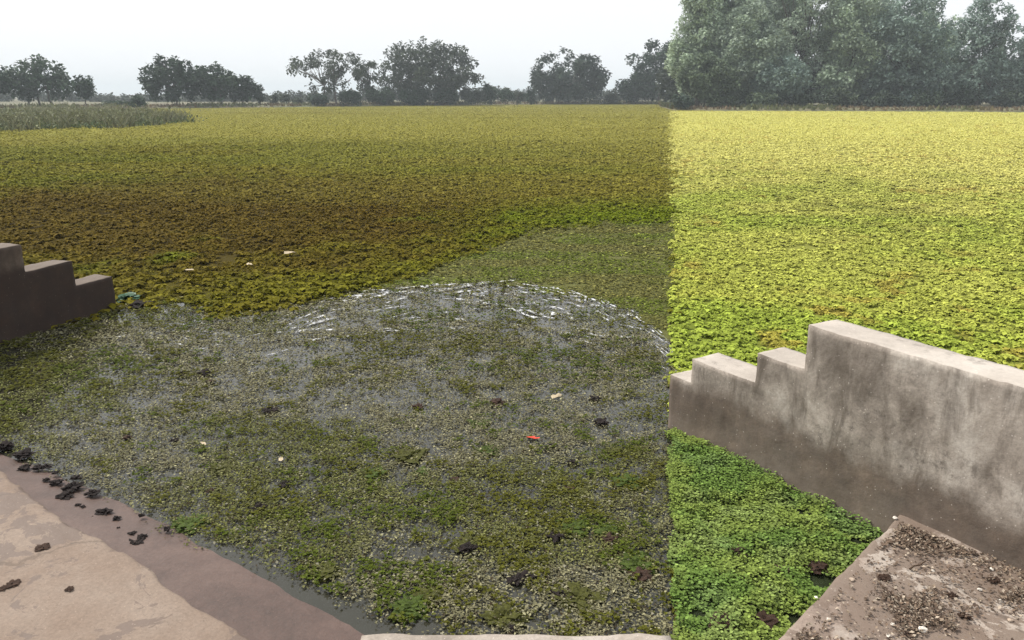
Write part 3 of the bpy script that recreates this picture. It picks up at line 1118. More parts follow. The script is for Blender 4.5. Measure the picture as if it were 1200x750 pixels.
DK = (0.032, 0.058, 0.032)
MD = (0.044, 0.074, 0.04)
GY = (0.06, 0.076, 0.05)
TREES = [
    # px, D, top, half, kwargs, label
    (-14, 152, 76, 27, dict(shape='dome', n_clump=55, col=DK, per=10), 'dark tree cut off by the left edge of the picture'),
    (45, 160, 63, 39, dict(shape='dome', n_clump=100, col=MD, per=6, clump=0.15, trunks=3, trunk_frac=0.14), 'wide dome shaped tree with several trunks near the left edge'),
    (100, 156, 86, 14, dict(shape='round', n_clump=26, col=DK, per=16, clump=0.34, leaf=0.4, trunk_frac=0.16), 'small lone dark tree standing alone right of the dome tree'),
    (203, 166, 62, 35, dict(shape='dome', n_clump=95, col=DK, per=7, clump=0.16, trunk_frac=0.12, trunk_px=206), 'tall dark tree left of a joined pair, with drooping left side'),
    (252, 172, 72, 27, dict(shape='dome', n_clump=70, col=MD, per=10, clump=0.2, trunk_frac=0.12, trunk_px=260), 'mid height tree joined to the tall dark one, trunk at its right'),
    (284, 176, 83, 16, dict(shape='dome', n_clump=40, col=DK, per=14, clump=0.26, trunk_frac=0.15), 'smaller round tree leaning against the joined pair on their right'),
    (304, 178, 98, 8, dict(shape='column', n_clump=18, col=DK, per=20, clump=0.4, leaf=0.4, trunk_frac=0.12), 'narrow short tree at the right end of the dark group'),
    (386, 190, 55, 42, dict(shape='spread', n_clump=58, col=GY, per=6, clump=0.11, density=0.8, trunk_frac=0.12, bare=1.0, leaf=0.5, trunks=2), 'thin open tree with bare crooked limbs showing'),
    (432, 200, 68, 17, dict(shape='spread', n_clump=30, col=GY, per=9, clump=0.2, bare=0.6, trunk_frac=0.2), 'small ragged tree squeezed left of the broad grey tree'),
    (505, 208, 40, 60, dict(shape='dome', n_clump=150, col=GY, per=5, clump=0.105, bare=1.0, trunks=2, trunk_frac=0.12, leaf=0.6), 'broad grey green tree with sky showing through, tallest of the middle'),
    (666, 232, 55, 45, dict(shape='dome', n_clump=105, col=(0.035, 0.055, 0.036), per=6, clump=0.15, trunk_frac=0.05, leaf=0.65), 'dense rounded green tree standing alone right of the middle'),
    (772, 236, 42, 40, dict(shape='spread', n_clump=75, col=DK, per=6, clump=0.15, trunk_frac=0.1, lean=0.2, leaf=0.65), 'dark tree with a bright sky gap, half behind the tall wood'),
    (748, 230, 78, 24, dict(shape='dome', n_clump=40, col=DK, per=10, clump=0.24, trunk_frac=0.06, leaf=0.6), 'low dark tree at the left foot of the one with the sky gap'),
]
for k, (px, D, tp, hf, kw, lb) in enumerate(TREES):
    tree('broadleaf_tree', lb, px, D, tp, hf, seed=100 + k, **kw)

PALE = (0.38, 0.46, 0.34)  # leaf colours of the right wood, paled to carry the haze over it
PAL2 = (0.34, 0.41, 0.32)
BLUE = (0.23, 0.3, 0.26)
WOOD = [
    (818, 154, -40, 36, dict(shape='column', n_clump=170, col=PALE, per=8, clump=0.26, trunk_frac=0.03), 'tall pale green tree at the left end of the wood'),
    (826, 143, 58, 34, dict(shape='round', n_clump=80, col=(0.13, 0.17, 0.105), per=9, clump=0.24, trunk_frac=0.02), 'short leafy tree in front of the pale tall one'),
    (876, 149, -4, 46, dict(shape='dome', n_clump=200, col=PAL2, per=8, clump=0.18, trunk_frac=0.03), 'bushy pale tree with layered boughs left of the open crowned tree'),
    (938, 156, -40, 46, dict(shape='spread', n_clump=120, col=PAL2, per=7, clump=0.16, trunk_frac=0.12, bare=0.8), 'open crowned tall tree with sky between its limbs'),
    (915, 144, 62, 34, dict(shape='round', n_clump=80, col=BLUE, per=9, clump=0.24, trunk_frac=0.03), 'dark low tree under the open crowned one'),
    (990, 151, -24, 42, dict(shape='dome', n_clump=170, col=PALE, per=8, clump=0.18, trunk_frac=0.03), 'pale tree left of the big dark round tree'),
    (1054, 148, -24, 48, dict(shape='dome', n_clump=200, col=BLUE, per=8, clump=0.17, trunk_frac=0.03), 'big dark bluish round tree in the middle of the wood'),
    (1106, 158, 14, 28, dict(shape='dome', n_clump=80, col=PALE, per=8, clump=0.22, trunk_frac=0.04), 'light green lower tree in the gap between two dark trees'),
    (1146, 150, -16, 36, dict(shape='dome', n_clump=130, col=BLUE, per=8, clump=0.18, trunk_frac=0.04), 'dark bluish tree left of the narrow gap of sky'),
    (846, 166, -60, 44, dict(shape='column', n_clump=170, col=PALE, per=7, clump=0.24, trunk_frac=0.05), 'tallest pale tree behind the bushy one with layered boughs'),
    (905, 170, -55, 42, dict(shape='column', n_clump=150, col=PAL2, per=6, clump=0.22, trunk_frac=0.05), 'tall grey green tree showing behind the open crowned tree'),
    (1000, 168, -50, 44, dict(shape='column', n_clump=150, col=PAL2, per=7, clump=0.22, trunk_frac=0.05), 'tall grey green tree behind the pale tree beside the dark round one'),
    (1080, 172, -30, 34, dict(shape='column', n_clump=90, col=PALE, per=6, clump=0.22, trunk_frac=0.05), 'pale tall tree with holes behind the light lower one'),
    (1216, 149, -8, 36, dict(shape='dome', n_clump=110, col=BLUE, per=8, clump=0.2, trunk_frac=0.04), 'dark tree cut off by the right edge of the picture'),
]
for k, (px, D, tp, hf, kw, lb) in enumerate(WOOD):
    kw['per'] = kw['per'] * 1.7
    tree('woodland_tree', lb, px, D, tp, hf, seed=300 + k, leaf=0.4, group='tall trees of the wood on the right bank', **kw)

SHRUBS = [
    (162, 150, 112, 11, DK, 'round dark bush between the lone tree and the tall dark tree'),
    (143, 170, 119, 9, MD, 'low pale bush left of the round dark bush'),
    (127, 176, 121, 9, MD, 'very low bush just right of the lone small tree'),
    (321, 180, 107, 6, GY, 'first of two feathery bushes right of the narrow short tree'),
    (333, 182, 106, 6, GY, 'second of two feathery bushes, nearer the thin open tree'),
    (348, 184, 113, 7, GY, 'low grey bush at the left foot of the thin open tree'),
    (373, 182, 109, 13, DK, 'dark rounded bush under the thin open tree'),
    (412, 186, 104, 15, DK, 'dark bush at the right foot of the thin open tree'),
    (446, 198, 98, 18, MD, 'shadowy bush at the left foot of the broad grey tree'),
    (484, 200, 100, 20, DK, 'dark bush before the trunk of the broad grey tree'),
    (520, 202, 101, 18, MD, 'grey green bush right of the broad tree trunk'),
    (552, 206, 99, 15, GY, 'pale bush under the right side of the broad grey tree'),
    (574, 212, 92, 11, MD, 'pointed green bush right of the broad grey tree'),
    (592, 214, 97, 10, MD, 'green bush, middle one of the hedge before the dense tree'),
    (606, 216, 94, 8, GY, 'tall grey bush left of the dense rounded tree'),
    (621, 218, 99, 10, DK, 'dark bush touching the dense rounded tree'),
    (716, 232, 104, 10, GY, 'pale bush in the gap right of the dense rounded tree'),
    (800, 138, 108, 14, (0.05, 0.075, 0.055), 'dark bush at the left corner of the wood'),
    (848, 139, 112, 18, (0.09, 0.12, 0.07), 'light bush at the foot of the short leafy tree'),
    (895, 139, 106, 18, (0.1, 0.13, 0.08), 'light leafy bush below the dark low tree'),
    (940, 140, 104, 18, (0.07, 0.095, 0.06), 'green bush below the open crowned tree'),
    (985, 140, 102, 20, (0.09, 0.115, 0.07), 'pale bush under the pale tree of the wood'),
    (1035, 141, 104, 20, (0.06, 0.08, 0.055), 'dark bush left below the big round tree'),
    (1085, 141, 102, 20, (0.08, 0.11, 0.065), 'green bush right below the big round tree'),
    (1135, 142, 100, 20, (0.065, 0.09, 0.06), 'green bush below the tree at the sky gap'),
    (1185, 142, 102, 20, (0.08, 0.105, 0.07), 'bush at the right edge of the picture below the wood'),
]
for k, (px, D, tp, hf, c, lb) in enumerate(SHRUBS):
    shrub('shrub', lb, px, D, tp, hf, c, seed=500 + k, group='shrubs on the far bank')


# far thicket that reads as one low mass behind the separate trees
rnd = np.random.default_rng(77)
cl_ = []
for px in np.arange(-160, 1380, 2.6):
    D = rnd.uniform(262, 300) if px < 780 else rnd.uniform(172, 190)
    h = np.interp(px, [-160, 70, 112, 150, 310, 345, 420, 450, 560, 630, 700, 780, 790, 1400], [4.5, 4.5, 2.2, 2.0, 2.8, 3.6, 4.6, 5.6, 5.6, 5.2, 4.4, 6.0, 8.0, 8.0]) * rnd.uniform(0.75, 1.2)
    X, Y = at_dist(px, D)
    for q in range(2 if px < 780 else 3):
        cl_.append(((X + rnd.uniform(-1, 1), Y + rnd.uniform(-4, 4), 0.5 + h * (0.3 + 0.33 * q) * rnd.uniform(0.8, 1.1)), rnd.uniform(0.9, 1.6) * (1.0 if px < 780 else 1.5)))
args = crown_leaves(rnd, cl_, 0.75, 4.0, (0.055, 0.068, 0.05))
o = link('distant_thicket', leaves_mesh('distant_thicket', *args, M_TREE))
tag(o, 'low hazy thicket far behind the bank trees', 'thicket', kind='stuff')


# ------------------------------------------------------------------ reeds and bank grass
def blades(name, x, y, z, h, wid, col, mat, lean=0.25):
    N = len(x)
    a = RNG.uniform(0, 6.3, N)
    lx, ly = RNG.normal(0, lean, N) * h, RNG.normal(0, lean, N) * h
    dx, dy = np.cos(a) * wid / 2, np.sin(a) * wid / 2
    p0 = np.column_stack([x - dx, y - dy, z]); p1 = np.column_stack([x + dx, y + dy, z])
    m0 = np.column_stack([x - dx * 0.8 + lx * 0.35, y - dy * 0.8 + ly * 0.35, z + h * 0.6])
    m1 = np.column_stack([x + dx * 0.8 + lx * 0.35, y + dy * 0.8 + ly * 0.35, z + h * 0.6])
    tp = np.column_stack([x + lx, y + ly, z + h])
    V = np.stack([p0, p1, m0, m1, tp], 1).reshape(-1, 3)
    b0 = (np.arange(N) * 5)[:, None, None]
    F = (b0 + np.array([(0, 1, 3), (0, 3, 2), (2, 3, 4)])[None]).reshape(-1, 3)
    return mesh_np(name, V, F, 3, mat, colors=np.repeat(col, 5, 0))


REED = [at(-120, 158)[:2], at(0, 155.5)[:2], at(60, 153)[:2], at(130, 152.5)[:2], at(185, 149)[:2], at(213, 144)[:2], at(222, 140)[:2], at(190, 136)[:2], at_dist(150, 128), at_dist(0, 135), at_dist(-120, 132)]
bx = [min(p[0] for p in REED), max(p[0] for p in REED)]
by = [min(p[1] for p in REED), max(p[1] for p in REED)]
x = RNG.uniform(bx[0], bx[1], 60000)
y = by[0] + (by[1] - by[0]) * RNG.uniform(0, 1, 60000) ** 1.5
k = in_poly(x + (fbm(x * 0.3, y * 0.3, 7, 2) - 0.5) * 4, y + (fbm(x * 0.4, y * 0.1, 9, 2) - 0.5) * 6, REED)
x, y = x[k][:38000], y[k][:38000]
N = len(x)
cl = fbm(x * 0.6, y * 0.35, 201, 4)
col = lerp((0.065, 0.088, 0.04), (0.15, 0.15, 0.085), sstep(0.42, 0.6, cl)) * RNG.uniform(0.4, 1.5, (N, 1))
hh = (0.3 + 1.0 * sstep(0.35, 0.65, cl)) * RNG.uniform(0.35, 1.35, N)
hh = hh * 0.8
q = 9000
tuft = blades('reed_bed', x, y, np.zeros(N), hh, RNG.uniform(0.04, 0.12, N), col, M_TREE, 0.55)
o = link('reed_bed', tuft)
tag(o, 'grey green reeds and sedge standing in the pond at the left', 'reeds', kind='stuff')
ix = RNG.choice(N, 16000)
zz = RNG.uniform(0, 1, 16000) ** 1.3 * (0.35 + 0.9 * sstep(0.38, 0.66, cl[ix]))
LL = RNG.uniform(0.12, 0.4, 16000)
o = link('marsh_herbs', leaves_mesh('marsh_herbs', np.column_stack([x[ix] + RNG.normal(0, 0.5, 16000), y[ix] + RNG.normal(0, 1.0, 16000), zz]), RNG.uniform(0, 6.3, 16000), LL, LL * 0.6,
         RNG.uniform(-0.8, 1.2, 16000), lerp((0.075, 0.105, 0.045), (0.16, 0.17, 0.09), sstep(0.4, 0.62, cl[ix])) * RNG.uniform(0.6, 1.3, (16000, 1)), M_TREE))
tag(o, 'leafy green marsh plants growing among the reeds at the left', 'plants', kind='stuff')

# dry grass along the far bank
S = np.array(SHORE)
xs_, ys_ = [], []
for i in range(len(S)):
    a, c = S[i], S[(i + 1) % len(S)]
    if min(a[1], c[1]) < 100:
        continue
    q = int(np.linalg.norm(c - a) * 26)
    t = RNG.uniform(0, 1, q)
    off = RNG.uniform(0.2, 9, q)
    p = a + (c - a) * t[:, None]
    u = (p - np.array([0, 60.0])); u /= np.linalg.norm(u, axis=1, keepdims=True)
    p = p + u * off[:, None]
    xs_.append(p[:, 0]); ys_.append(p[:, 1])
x, y = np.concatenate(xs_), np.concatenate(ys_)
N = len(x)
cl = fbm(x * 0.12, y * 0.12, 211, 3)
col = lerp((0.15, 0.11, 0.065), (0.12, 0.13, 0.06), sstep(0.42, 0.6, cl)) * RNG.uniform(0.6, 1.3, (N, 1))
o = link('bank_grass', blades('bank_grass', x, y, np.full(N, 0.3), RNG.uniform(0.2, 0.9, N) * (0.5 + cl), RNG.uniform(0.2, 0.5, N), col, M_TREE, 0.35))
tag(o, 'dry brown grass along the foot of the far bank', 'grass', kind='stuff')

# ------------------------------------------------------------------ small things: clods, tufts, scraps, stones
def plain(name, c, rough=0.8, vary=0.3, sc=30):
    m, n, l, b = new_mat(name)
    tc = n.new('ShaderNodeTexCoord')
    t = nz(n, l, sc, 5, 0.7, tc.outputs['Object'])
    l.new(ramp(n, l, t.outputs['Fac'], [(0.3, [v * (1 - vary) for v in c]), (0.7, [v * (1 + vary) for v in c])]).outputs[0], b.inputs['Base Color'])
    b.inputs['Roughness'].default_value = rough
    b.inputs['Specular IOR Level'].default_value = 0.2
    return m


M_CLOD = plain('rotten_weed', (0.013, 0.009, 0.008), 0.9, 0.5)
M_CLOD_B = plain('brown_weed', (0.038, 0.022, 0.015), 0.9, 0.5)
M_TUFT = plain('tuft_green', (0.04, 0.06, 0.008), 0.85, 0.7, 55)
M_TUFT_O = plain('tuft_olive', (0.048, 0.05, 0.009), 0.85, 0.7, 55)
M_TEAL = plain('teal_plant', (0.03, 0.09, 0.045), 0.5, 0.4)
M_RED = plain('red_petal', (0.55, 0.06, 0.035), 0.5, 0.25)
M_PALE = plain('pale_leaf', (0.4, 0.33, 0.22), 0.7, 0.2)
M_WHITE = plain('white_stone', (0.62, 0.57, 0.5), 0.8, 0.2)
M_TAN = plain('tan_stone', (0.4, 0.32, 0.25), 0.85, 0.25)
M_TWIG = plain('dry_twig', (0.09, 0.06, 0.04), 0.9, 0.3)


def lump(size, mat, seed, flat=0.45, rough=0.55, name='weed_clod', sub=3):
    """ragged heap of wilted weed: one continuous torn-looking surface"""
    bm = bmesh.new()
    bmesh.ops.create_icosphere(bm, subdivisions=sub, radius=1)
    o3 = Vector((seed * 3.1, seed * 1.7, seed * 0.9))
    for v in bm.verts:
        d = v.co.normalized()
        f = 1 + rough * mnoise.noise(d * 1.6 + o3) + rough * 0.9 * mnoise.noise(d * 4.2 + o3) + rough * 0.8 * mnoise.noise(d * 9 + o3)
        v.co = Vector((d.x * f, d.y * f, d.z * f * flat)) * size
        if v.co.z < 0:
            v.co.z *= 0.35
    me = bpy.data.meshes.new(name)
    bm.to_mesh(me)
    bm.free()
    me.materials.append(mat)
    return me


def rosette(size, mat, seed, nleaf=26, name='weed_tuft'):
    """leaves that share one root: a floating tuft"""
    rnd = random.Random(seed)
    V, F = [(0, 0, 0.0)], []
    for i in range(nleaf):
        a = rnd.uniform(0, 6.283)
        L = size * rnd.uniform(0.45, 1.15)
        w = L * rnd.uniform(0.22, 0.4)
        el = rnd.uniform(0.05, 1.1)
        ca, sa, ce, se = math.cos(a), math.sin(a), math.cos(el), math.sin(el)
        b0 = len(V)
        for (u, v, h) in ((0.45, -1, 0.06), (0.45, 1, 0.06), (0.8, -0.8, 0.04), (0.8, 0.8, 0.04), (1.0, 0, -0.06)):
            f = u * L * ce
            V.append((f * ca - v * w * sa, f * sa + v * w * ca, u * L * se * 0.6 + h * L))
        F += [(0, b0, b0 + 1), (b0, b0 + 2, b0 + 3), (b0, b0 + 3, b0 + 1), (b0 + 2, b0 + 4, b0 + 3)]
    return mesh_np(name, V, F, 3, mat)


def ledge_z(p):
    v = np.array(p[:2]) - Lf
    return v


def put(me, name, px, py, z, label, cat, group=None, rot=0.0):
    p = at(px, py, z)
    o = link(name, me, loc=p)
    o.rotation_euler = (0, 0, rot)
    tag(o, label, cat, group)
    return o


rs = random.Random(21)
CLODS = [
    (5, 523, 0.10, 'big dark clod at the left edge where ledge meets the weed'),
    (27, 533, 0.10, 'largest dark clod of rotten weed at the top of the ledge'),
    (29, 548, 0.055, 'flat dark clod just below the largest one on the ledge'),
    (44, 548, 0.05, 'left one of two touching clods right below the largest clod'),
    (54, 547, 0.055, 'right one of two touching clods right below the largest clod'),
    (65, 554, 0.035, 'small dark clod above the wide middle cluster on the ledge'),
    (54, 562, 0.035, 'small dark clod left of the wide middle cluster'),
    (66, 565, 0.06, 'dark clod at the left end of the wide middle cluster'),
    (84, 571, 0.09, 'widest dark clod in the middle cluster on the wet ledge'),
    (89, 560, 0.05, 'dark clod at the waterline above the widest one'),
    (74, 582, 0.075, 'dark clod below the widest one, near the tan slab edge'),
    (108, 578, 0.065, 'dark round clod alone at the waterline right of the cluster'),
    (91, 592, 0.028, 'left speck of a pair of small clods by the slab edge'),
    (97, 594, 0.028, 'right speck of a pair of small clods by the slab edge'),
    (122, 600, 0.06, 'dark round clod alone half way along the wet ledge'),
    (137, 607, 0.035, 'small oval clod right of the lone round clod'),
    (138, 619, 0.022, 'tiny dark speck below the small oval clod'),
    (108, 606, 0.02, 'tiny dark speck left below the lone round clod'),
    (154, 626, 0.042, 'upper left clod of three together low on the ledge'),
    (166, 630, 0.05, 'upper right clod of three together low on the ledge'),
    (158, 638, 0.055, 'lowest clod of three together low on the ledge'),
    (144, 641, 0.028, 'reddish speck at the slab edge left of the three clods'),
    (196, 620, 0.035, 'small dark clod at the water edge, farthest right on the ledge'),
    (166, 604, 0.03, 'small dark clod at the water edge above the three clods'),
]
for k, (px, py, s, lb) in enumerate(CLODS):
    put(lump(s * 0.58, M_CLOD, 20 + k, 0.42, 0.75), 'weed_clod', px, py, 0.028, lb, 'clod', 'dark weed clods on the wet ledge', rs.uniform(0, 6))
for k, (px, py, s, lb) in enumerate([
        (50, 641, 0.05, 'reddish dark clod lying alone on the dry tan slab'),
        (14, 685, 0.05, 'long dark scrap of weed near the left edge of the tan slab'),
        (2, 690, 0.03, 'dark scrap at the very left edge of the tan slab'),
        (82, 690, 0.03, 'small brown clod in the middle of the tan slab')]):
    put(lump(s * 0.6, M_CLOD_B, 60 + k, 0.25, 0.7), 'weed_clod', px, py, 0.155, lb, 'clod', 'brown weed clods on the tan slab', rs.uniform(0, 6))
for k, (px, py, s, lb) in enumerate([
        (533, 562, 0.055, 'small black clod in water left of the middle, near a clear pool'),
        (550, 643, 0.1, 'olive brown clod floating low in the middle of the thin weed'),
        (650, 629, 0.09, 'dark brown clod beside a bright green tuft'),
        (714, 632, 0.085, 'dark clod with moss on top, right of the bright green tuft'),
        (605, 680, 0.075, 'left one of two brown clods side by side near the bottom'),
        (619, 676, 0.075, 'right one of two brown clods side by side near the bottom'),
        (750, 674, 0.1, 'blackest large clod near the bottom right of the thin weed'),
        (657, 696, 0.08, 'dark clod left of an olive tuft near the bottom'),
        (600, 738, 0.05, 'black clod at the bottom edge of the picture'),
        (667, 573, 0.065, 'brown ragged clod below the red petal'),
        (645, 523, 0.06, 'dark clod just right of the red petal'),
        (672, 542, 0.06, 'flat dark clod right below the red petal'),
        (583, 472, 0.11, 'dark clod floating in the middle above the red petal'),
        (697, 467, 0.085, 'upper one of two dark clods near the right wall end'),
        (705, 495, 0.1, 'lower one of two dark clods near the right wall end'),
        (490, 477, 0.085, 'dark clod on grey water left of the green dot'),
        (215, 437, 0.075, 'oval black clod below the tip of the russet mat'),
        (240, 438, 0.11, 'olive brown clod right of the oval black one'),
        (246, 447, 0.06, 'dark clod just under the olive brown one'),
        (317, 481, 0.11, 'flat black clod at the left middle of the open water'),
        (205, 516, 0.055, 'dark clod in the weed above the green tuft at left'),
        (149, 513, 0.06, 'dark clod in the weed at the left, above the wet ledge'),
        (333, 568, 0.07, 'dark clod amid leaflets left of the picture middle'),
        (304, 595, 0.08, 'dark olive clod in weed right of the wet ledge'),
        (247, 575, 0.045, 'small black clod at the ledge side of the weed')]):
    put(lump(s * 0.52, M_CLOD if k % 3 else M_CLOD_B, 90 + k, 0.4, 0.7), 'weed_clod', px, py, 0.012, lb, 'clod', 'dark clods floating in the thin weed', rs.uniform(0, 6))
for k, (px, py, s, mt, lb) in enumerate([
        (562, 497, 0.085, M_TUFT, 'round bright green tuft alone in the middle of the open water'),
        (572, 528, 0.1, M_TUFT, 'green tuft below the round bright one'),
        (495, 553, 0.075, M_TUFT, 'small green tuft left of the black clod by the clear pool'),
        (480, 534, 0.15, M_TUFT_O, 'wide olive tuft left of the middle on grey water'),
        (437, 555, 0.1, M_TUFT, 'green tuft at the left beside the wide olive one'),
        (747, 528, 0.09, M_TUFT_O, 'olive tuft at right, nearest to the right wall end'),
        (719, 530, 0.09, M_TUFT_O, 'olive tuft left of the one nearest the right wall end'),
        (672, 618, 0.12, M_TUFT, 'long bright green tuft attached to a dark brown clod'),
        (714, 622, 0.1, M_TUFT, 'mossy green tuft on top of a dark clod'),
        (480, 711, 0.11, M_TUFT, 'green tuft in the dark pool at the bottom left of the middle'),
        (503, 698, 0.1, M_TUFT_O, 'olive tuft right above the one in the dark pool'),
        (677, 700, 0.13, M_TUFT_O, 'olive tuft near the bottom, right of a dark clod'),
        (592, 722, 0.12, M_TUFT_O, 'olive tuft at the bottom middle above the picture edge'),
        (746, 662, 0.12, M_TUFT, 'green tuft behind the blackest clod at the bottom right'),
        (548, 637, 0.1, M_TUFT_O, 'olive tuft growing on the low middle clod'),
        (259, 549, 0.1, M_TUFT_O, 'olive tuft in the weed left of the middle'),
        (223, 614, 0.11, M_TUFT, 'green tuft at the edge of the wet ledge'),
        (382, 670, 0.1, M_TUFT_O, 'olive tuft near the dark pool at the lower left'),
        (676, 578, 0.09, M_TUFT_O, 'olive tuft below the red petal beside a brown clod'),
        (735, 566, 0.12, M_TUFT, 'green tuft at right between the wall end and the dark clods')]):
    put(lump(s * 0.72, mt, 40 + k, 0.22, 0.8, 'weed_tuft', 4), 'weed_tuft', px, py, 0.006, lb, 'weed tuft', 'weed tufts on the thin weed', rs.uniform(0, 6))
put(rosette(0.17, M_TEAL, 5, 70, 'water_plant'), 'water_plant', 150, 352, 0.01, 'blue green leafy plant at the end of the left stepped wall', 'plant')
put(lump(0.14, M_CLOD, 131, 0.35, 0.6), 'weed_clod', 165, 358, 0.01, 'long dark clod at the mat edge right of the left wall', 'clod', 'dark clods floating in the thin weed', 0.2)
for k, (px, py, s, lb) in enumerate([
        (865, 646, 0.04, 'rust brown clod in the green weed beside the right landing'),
        (872, 681, 0.02, 'small orange brown clod below the rust brown one'),
        (918, 672, 0.05, 'brown grey clod in green weed close to the landing edge'),
        (956, 664, 0.05, 'dark clod in green weed touching the landing edge'),
        (848, 731, 0.055, 'dark clod in the green weed at the bottom of the picture'),
        (897, 728, 0.05, 'dark clod near the bottom left corner of the right landing')]):
    put(lump(s, M_CLOD_B, 140 + k, 0.5, 0.7), 'weed_clod', px, py, 0.03, lb, 'clod', 'brown clods in the green weed', rs.uniform(0, 6))


def scrap(size, mat, seed, name, n=9, lift=0.25):
    """crumpled petal or leaf scrap"""
    rnd = random.Random(seed)
    V, F = [(0, 0, size * lift)], []
    for ring, r in ((0, 0.5), (1, 1.0)):
        for i in range(n):
            a = i / n * 6.283
            q = r * size * (1 + 0.35 * math.sin(2 * a + seed) + rnd.uniform(-0.15, 0.15))
            V.append((math.cos(a) * q, math.sin(a) * q * 0.65, size * rnd.uniform(0, lift * 1.5)))
    for i in range(n):
        j = (i + 1) % n
        F += [(0, 1 + i, 1 + j), (1 + i, 1 + n + i, 1 + n + j), (1 + i, 1 + n + j, 1 + j)]
    me = mesh_np(name, V, F, 3, mat)
    return me


put(scrap(0.045, M_RED, 3, 'red_petal'), 'red_petal', 625, 514, 0.03, 'crumpled red petal floating on the thin weed', 'petal')
for k, (px, py, s, mt, lb) in enumerate([
        (340, 297, 0.09, M_PALE, 'pale leaf scrap on the russet mat, farthest right'),
        (222, 317, 0.08, M_PALE, 'pale leaf scrap on the russet mat right of the left wall'),
        (292, 310, 0.06, M_PALE, 'tan leaf scrap between two pale ones on the russet mat'),
        (329, 539, 0.03, M_PALE, 'small white scrap on the open water at the left'),
        (238, 520, 0.03, M_PALE, 'small cream scrap among dark clods at the left'),
        (652, 465, 0.05, M_PALE, 'white scrap floating left of two dark clods')]):
    put(scrap(s, mt, 10 + k, 'leaf_scrap'), 'leaf_scrap', px, py, 0.1 if py < 330 else 0.02, lb, 'leaf', 'pale scraps on the weed', rs.uniform(0, 6))

# litter on the right landing: loose chips as one mass, larger stones one by one
def slab_pts(n, polypx, z):
    poly = [at(px, py, z) for px, py in polypx]
    xs = [p[0] for p in poly]; ys = [p[1] for p in poly]
    x = RNG.uniform(min(xs), max(xs), n * 4); y = RNG.uniform(min(ys), max(ys), n * 4)
    return x, y, in_poly(x, y, poly)


zr = 0.2
Q = [(1050, 612), (1215, 676), (1260, 790), (900, 790), (918, 752)]
x, y, k = slab_pts(9000, Q, zr)
dW = -((x - RW_A[0]) * RW_N[0] + (y - RW_A[1]) * RW_N[1])      # distance from the wall face
de = (x - Rc[0]) * eR[1] - (y - Rc[1]) * eR[0]                  # distance from the front edge
cl = fbm(x * 3.2, y * 3.2, 301, 3)
pr = 0.08 + 0.9 * sstep(0.48, 0.66, cl) + 0.5 * np.exp(-dW / 0.12)
bare = np.exp(-((x - at(1190, 735, zr)[0]) / 0.22) ** 2 - ((y - at(1190, 735, zr)[1]) / 0.2) ** 2)
k &= (RNG.uniform(0, 1, len(x)) < pr * (1 - bare)) & (dW > 0.01) & (de > 0.05)
x, y = x[k][:9000], y[k][:9000]
N = len(x)
pal = np.array([(0.1, 0.07, 0.05), (0.15, 0.105, 0.075), (0.21, 0.16, 0.115), (0.32, 0.265, 0.205), (0.07, 0.048, 0.036)])
col = pal[RNG.choice(5, N, p=[0.28, 0.24, 0.2, 0.18, 0.1])] * RNG.uniform(0.7, 1.3, (N, 1))
L = RNG.uniform(0.007, 0.024, N)
zz = zr + 0.003 + RNG.uniform(0, 0.012, N)
o = link('shell_litter', leaves_mesh('shell_litter', np.column_stack([x, y, zz]), RNG.uniform(0, 6.3, N), L, L * RNG.uniform(0.5, 0.9, N), RNG.uniform(-0.1, 0.9, N), col, M_DRY))
tag(o, 'loose brown chips and broken snail shells strewn over the right landing', 'litter', kind='stuff')

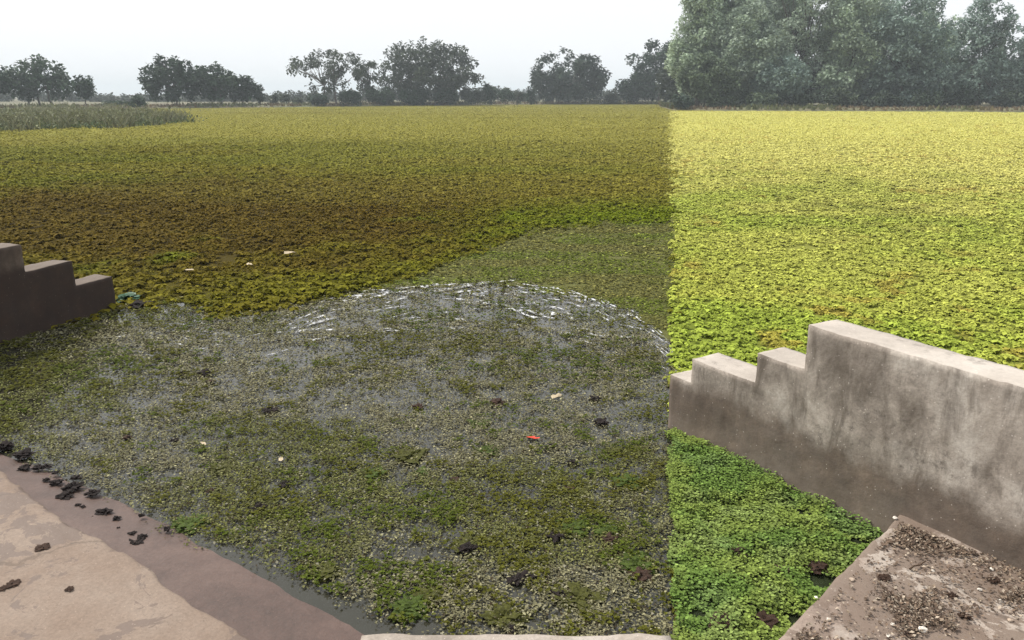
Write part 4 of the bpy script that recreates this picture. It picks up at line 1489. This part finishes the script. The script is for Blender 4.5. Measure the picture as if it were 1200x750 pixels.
for k, (px, py, s, mt, lb) in enumerate([
        (1081, 738, 0.024, M_WHITE, 'largest cream stone on the right landing near the bottom'),
        (1046, 732, 0.013, M_WHITE, 'white stone left of the largest cream one'),
        (1093, 669, 0.011, M_WHITE, 'white chip right of the twig on the landing'),
        (1105, 669, 0.010, M_TAN, 'tan chip next to the white chip by the twig'),
        (1162, 667, 0.014, M_WHITE, 'white stone close under the wall at the right'),
        (1049, 607, 0.016, M_WHITE, 'white stone in the landing corner against the wall'),
        (1022, 713, 0.013, M_TAN, 'tan stone left of the middle of the right landing'),
        (1041, 745, 0.012, M_WHITE, 'white chip at the bottom edge of the landing'),
        (1192, 694, 0.018, M_TAN, 'tan stone at the right edge under the wall'),
        (1172, 704, 0.014, M_WHITE, 'pale stone left of the tan one at the right edge'),
        (1148, 691, 0.012, M_WHITE, 'pale chip between the wall and the bare patch'),
        (1072, 707, 0.014, M_TAN, 'tan stone in the middle of the right landing'),
        (998, 679, 0.016, M_TAN, 'reddish tan stone by the front edge of the right landing'),
        (971, 726, 0.012, M_WHITE, 'white chip near the front edge of the right landing'),
        (1184, 727, 0.015, M_TAN, 'tan stone on the bare patch at the lower right'),
        (957, 700, 0.010, M_WHITE, 'tiny white chip on the crumbling landing edge')]):
    put(lump(s * 0.8, mt, 200 + k, 0.7, 0.35, 'stone', 2), 'stone', px, py, zr + s * 0.3, lb, 'stone', 'stones on the right landing', rs.uniform(0, 6))
for k, (px, py, s, lb) in enumerate([
        (1036, 677, 0.055, 'dark dried weed heap left of the twig on the right landing'),
        (1117, 698, 0.045, 'dark dried weed heap right of the landing middle'),
        (1065, 743, 0.03, 'small brown weed heap at the bottom left of the largest stone'),
        (1165, 680, 0.05, 'dark weed heap in the angle of wall and landing'),
        (1130, 722, 0.045, 'brown weed heap beside the bare patch of the landing'),
        (1090, 640, 0.04, 'brown weed heap under the wall near the landing corner')]):
    put(lump(s * 0.45, M_CLOD_B, 240 + k, 0.3, 0.95), 'weed_heap', px, py, zr + 0.005, lb, 'weed heap', 'dried weed heaps on the right landing', rs.uniform(0, 6))

V, F = [], []
a, c = np.array(at(1066, 667, zr + 0.012)), np.array(at(1087, 656, zr + 0.02))
rnd = np.random.default_rng(4)
bent(V, F, a - a, c - a, 0.005, 0.003, rnd, 4, 0.1)
o = link('twig', mesh_np('twig', V, F, 4, M_TWIG), loc=tuple(a))
tag(o, 'short dark twig lying on the right landing below the wall', 'twig')

# ------------------------------------------------------------------ haze
m = bpy.data.materials.new('haze')
m.use_nodes = True
n, l = m.node_tree.nodes, m.node_tree.links
n.clear()
mo = n.new('ShaderNodeOutputMaterial')
pv = n.new('ShaderNodeVolumePrincipled')
pv.inputs['Color'].default_value = (0.86, 0.95, 1.0, 1)
pv.inputs['Density'].default_value = 0.0006
pv.inputs['Anisotropy'].default_value = 0.0
l.new(pv.outputs[0], mo.inputs['Volume'])
bm = bmesh.new()
bmesh.ops.create_cube(bm, size=1)
me = bpy.data.meshes.new('haze')
for v in bm.verts:
    v.co = Vector((v.co.x * 6800, v.co.y * 6800 + 60, -2 + (v.co.z + 0.5) * 44))
bm.to_mesh(me); bm.free()
me.materials.append(m)
o = link('haze', me)
tag(o, 'thin pale haze over the pond and fields', 'haze', kind='stuff')
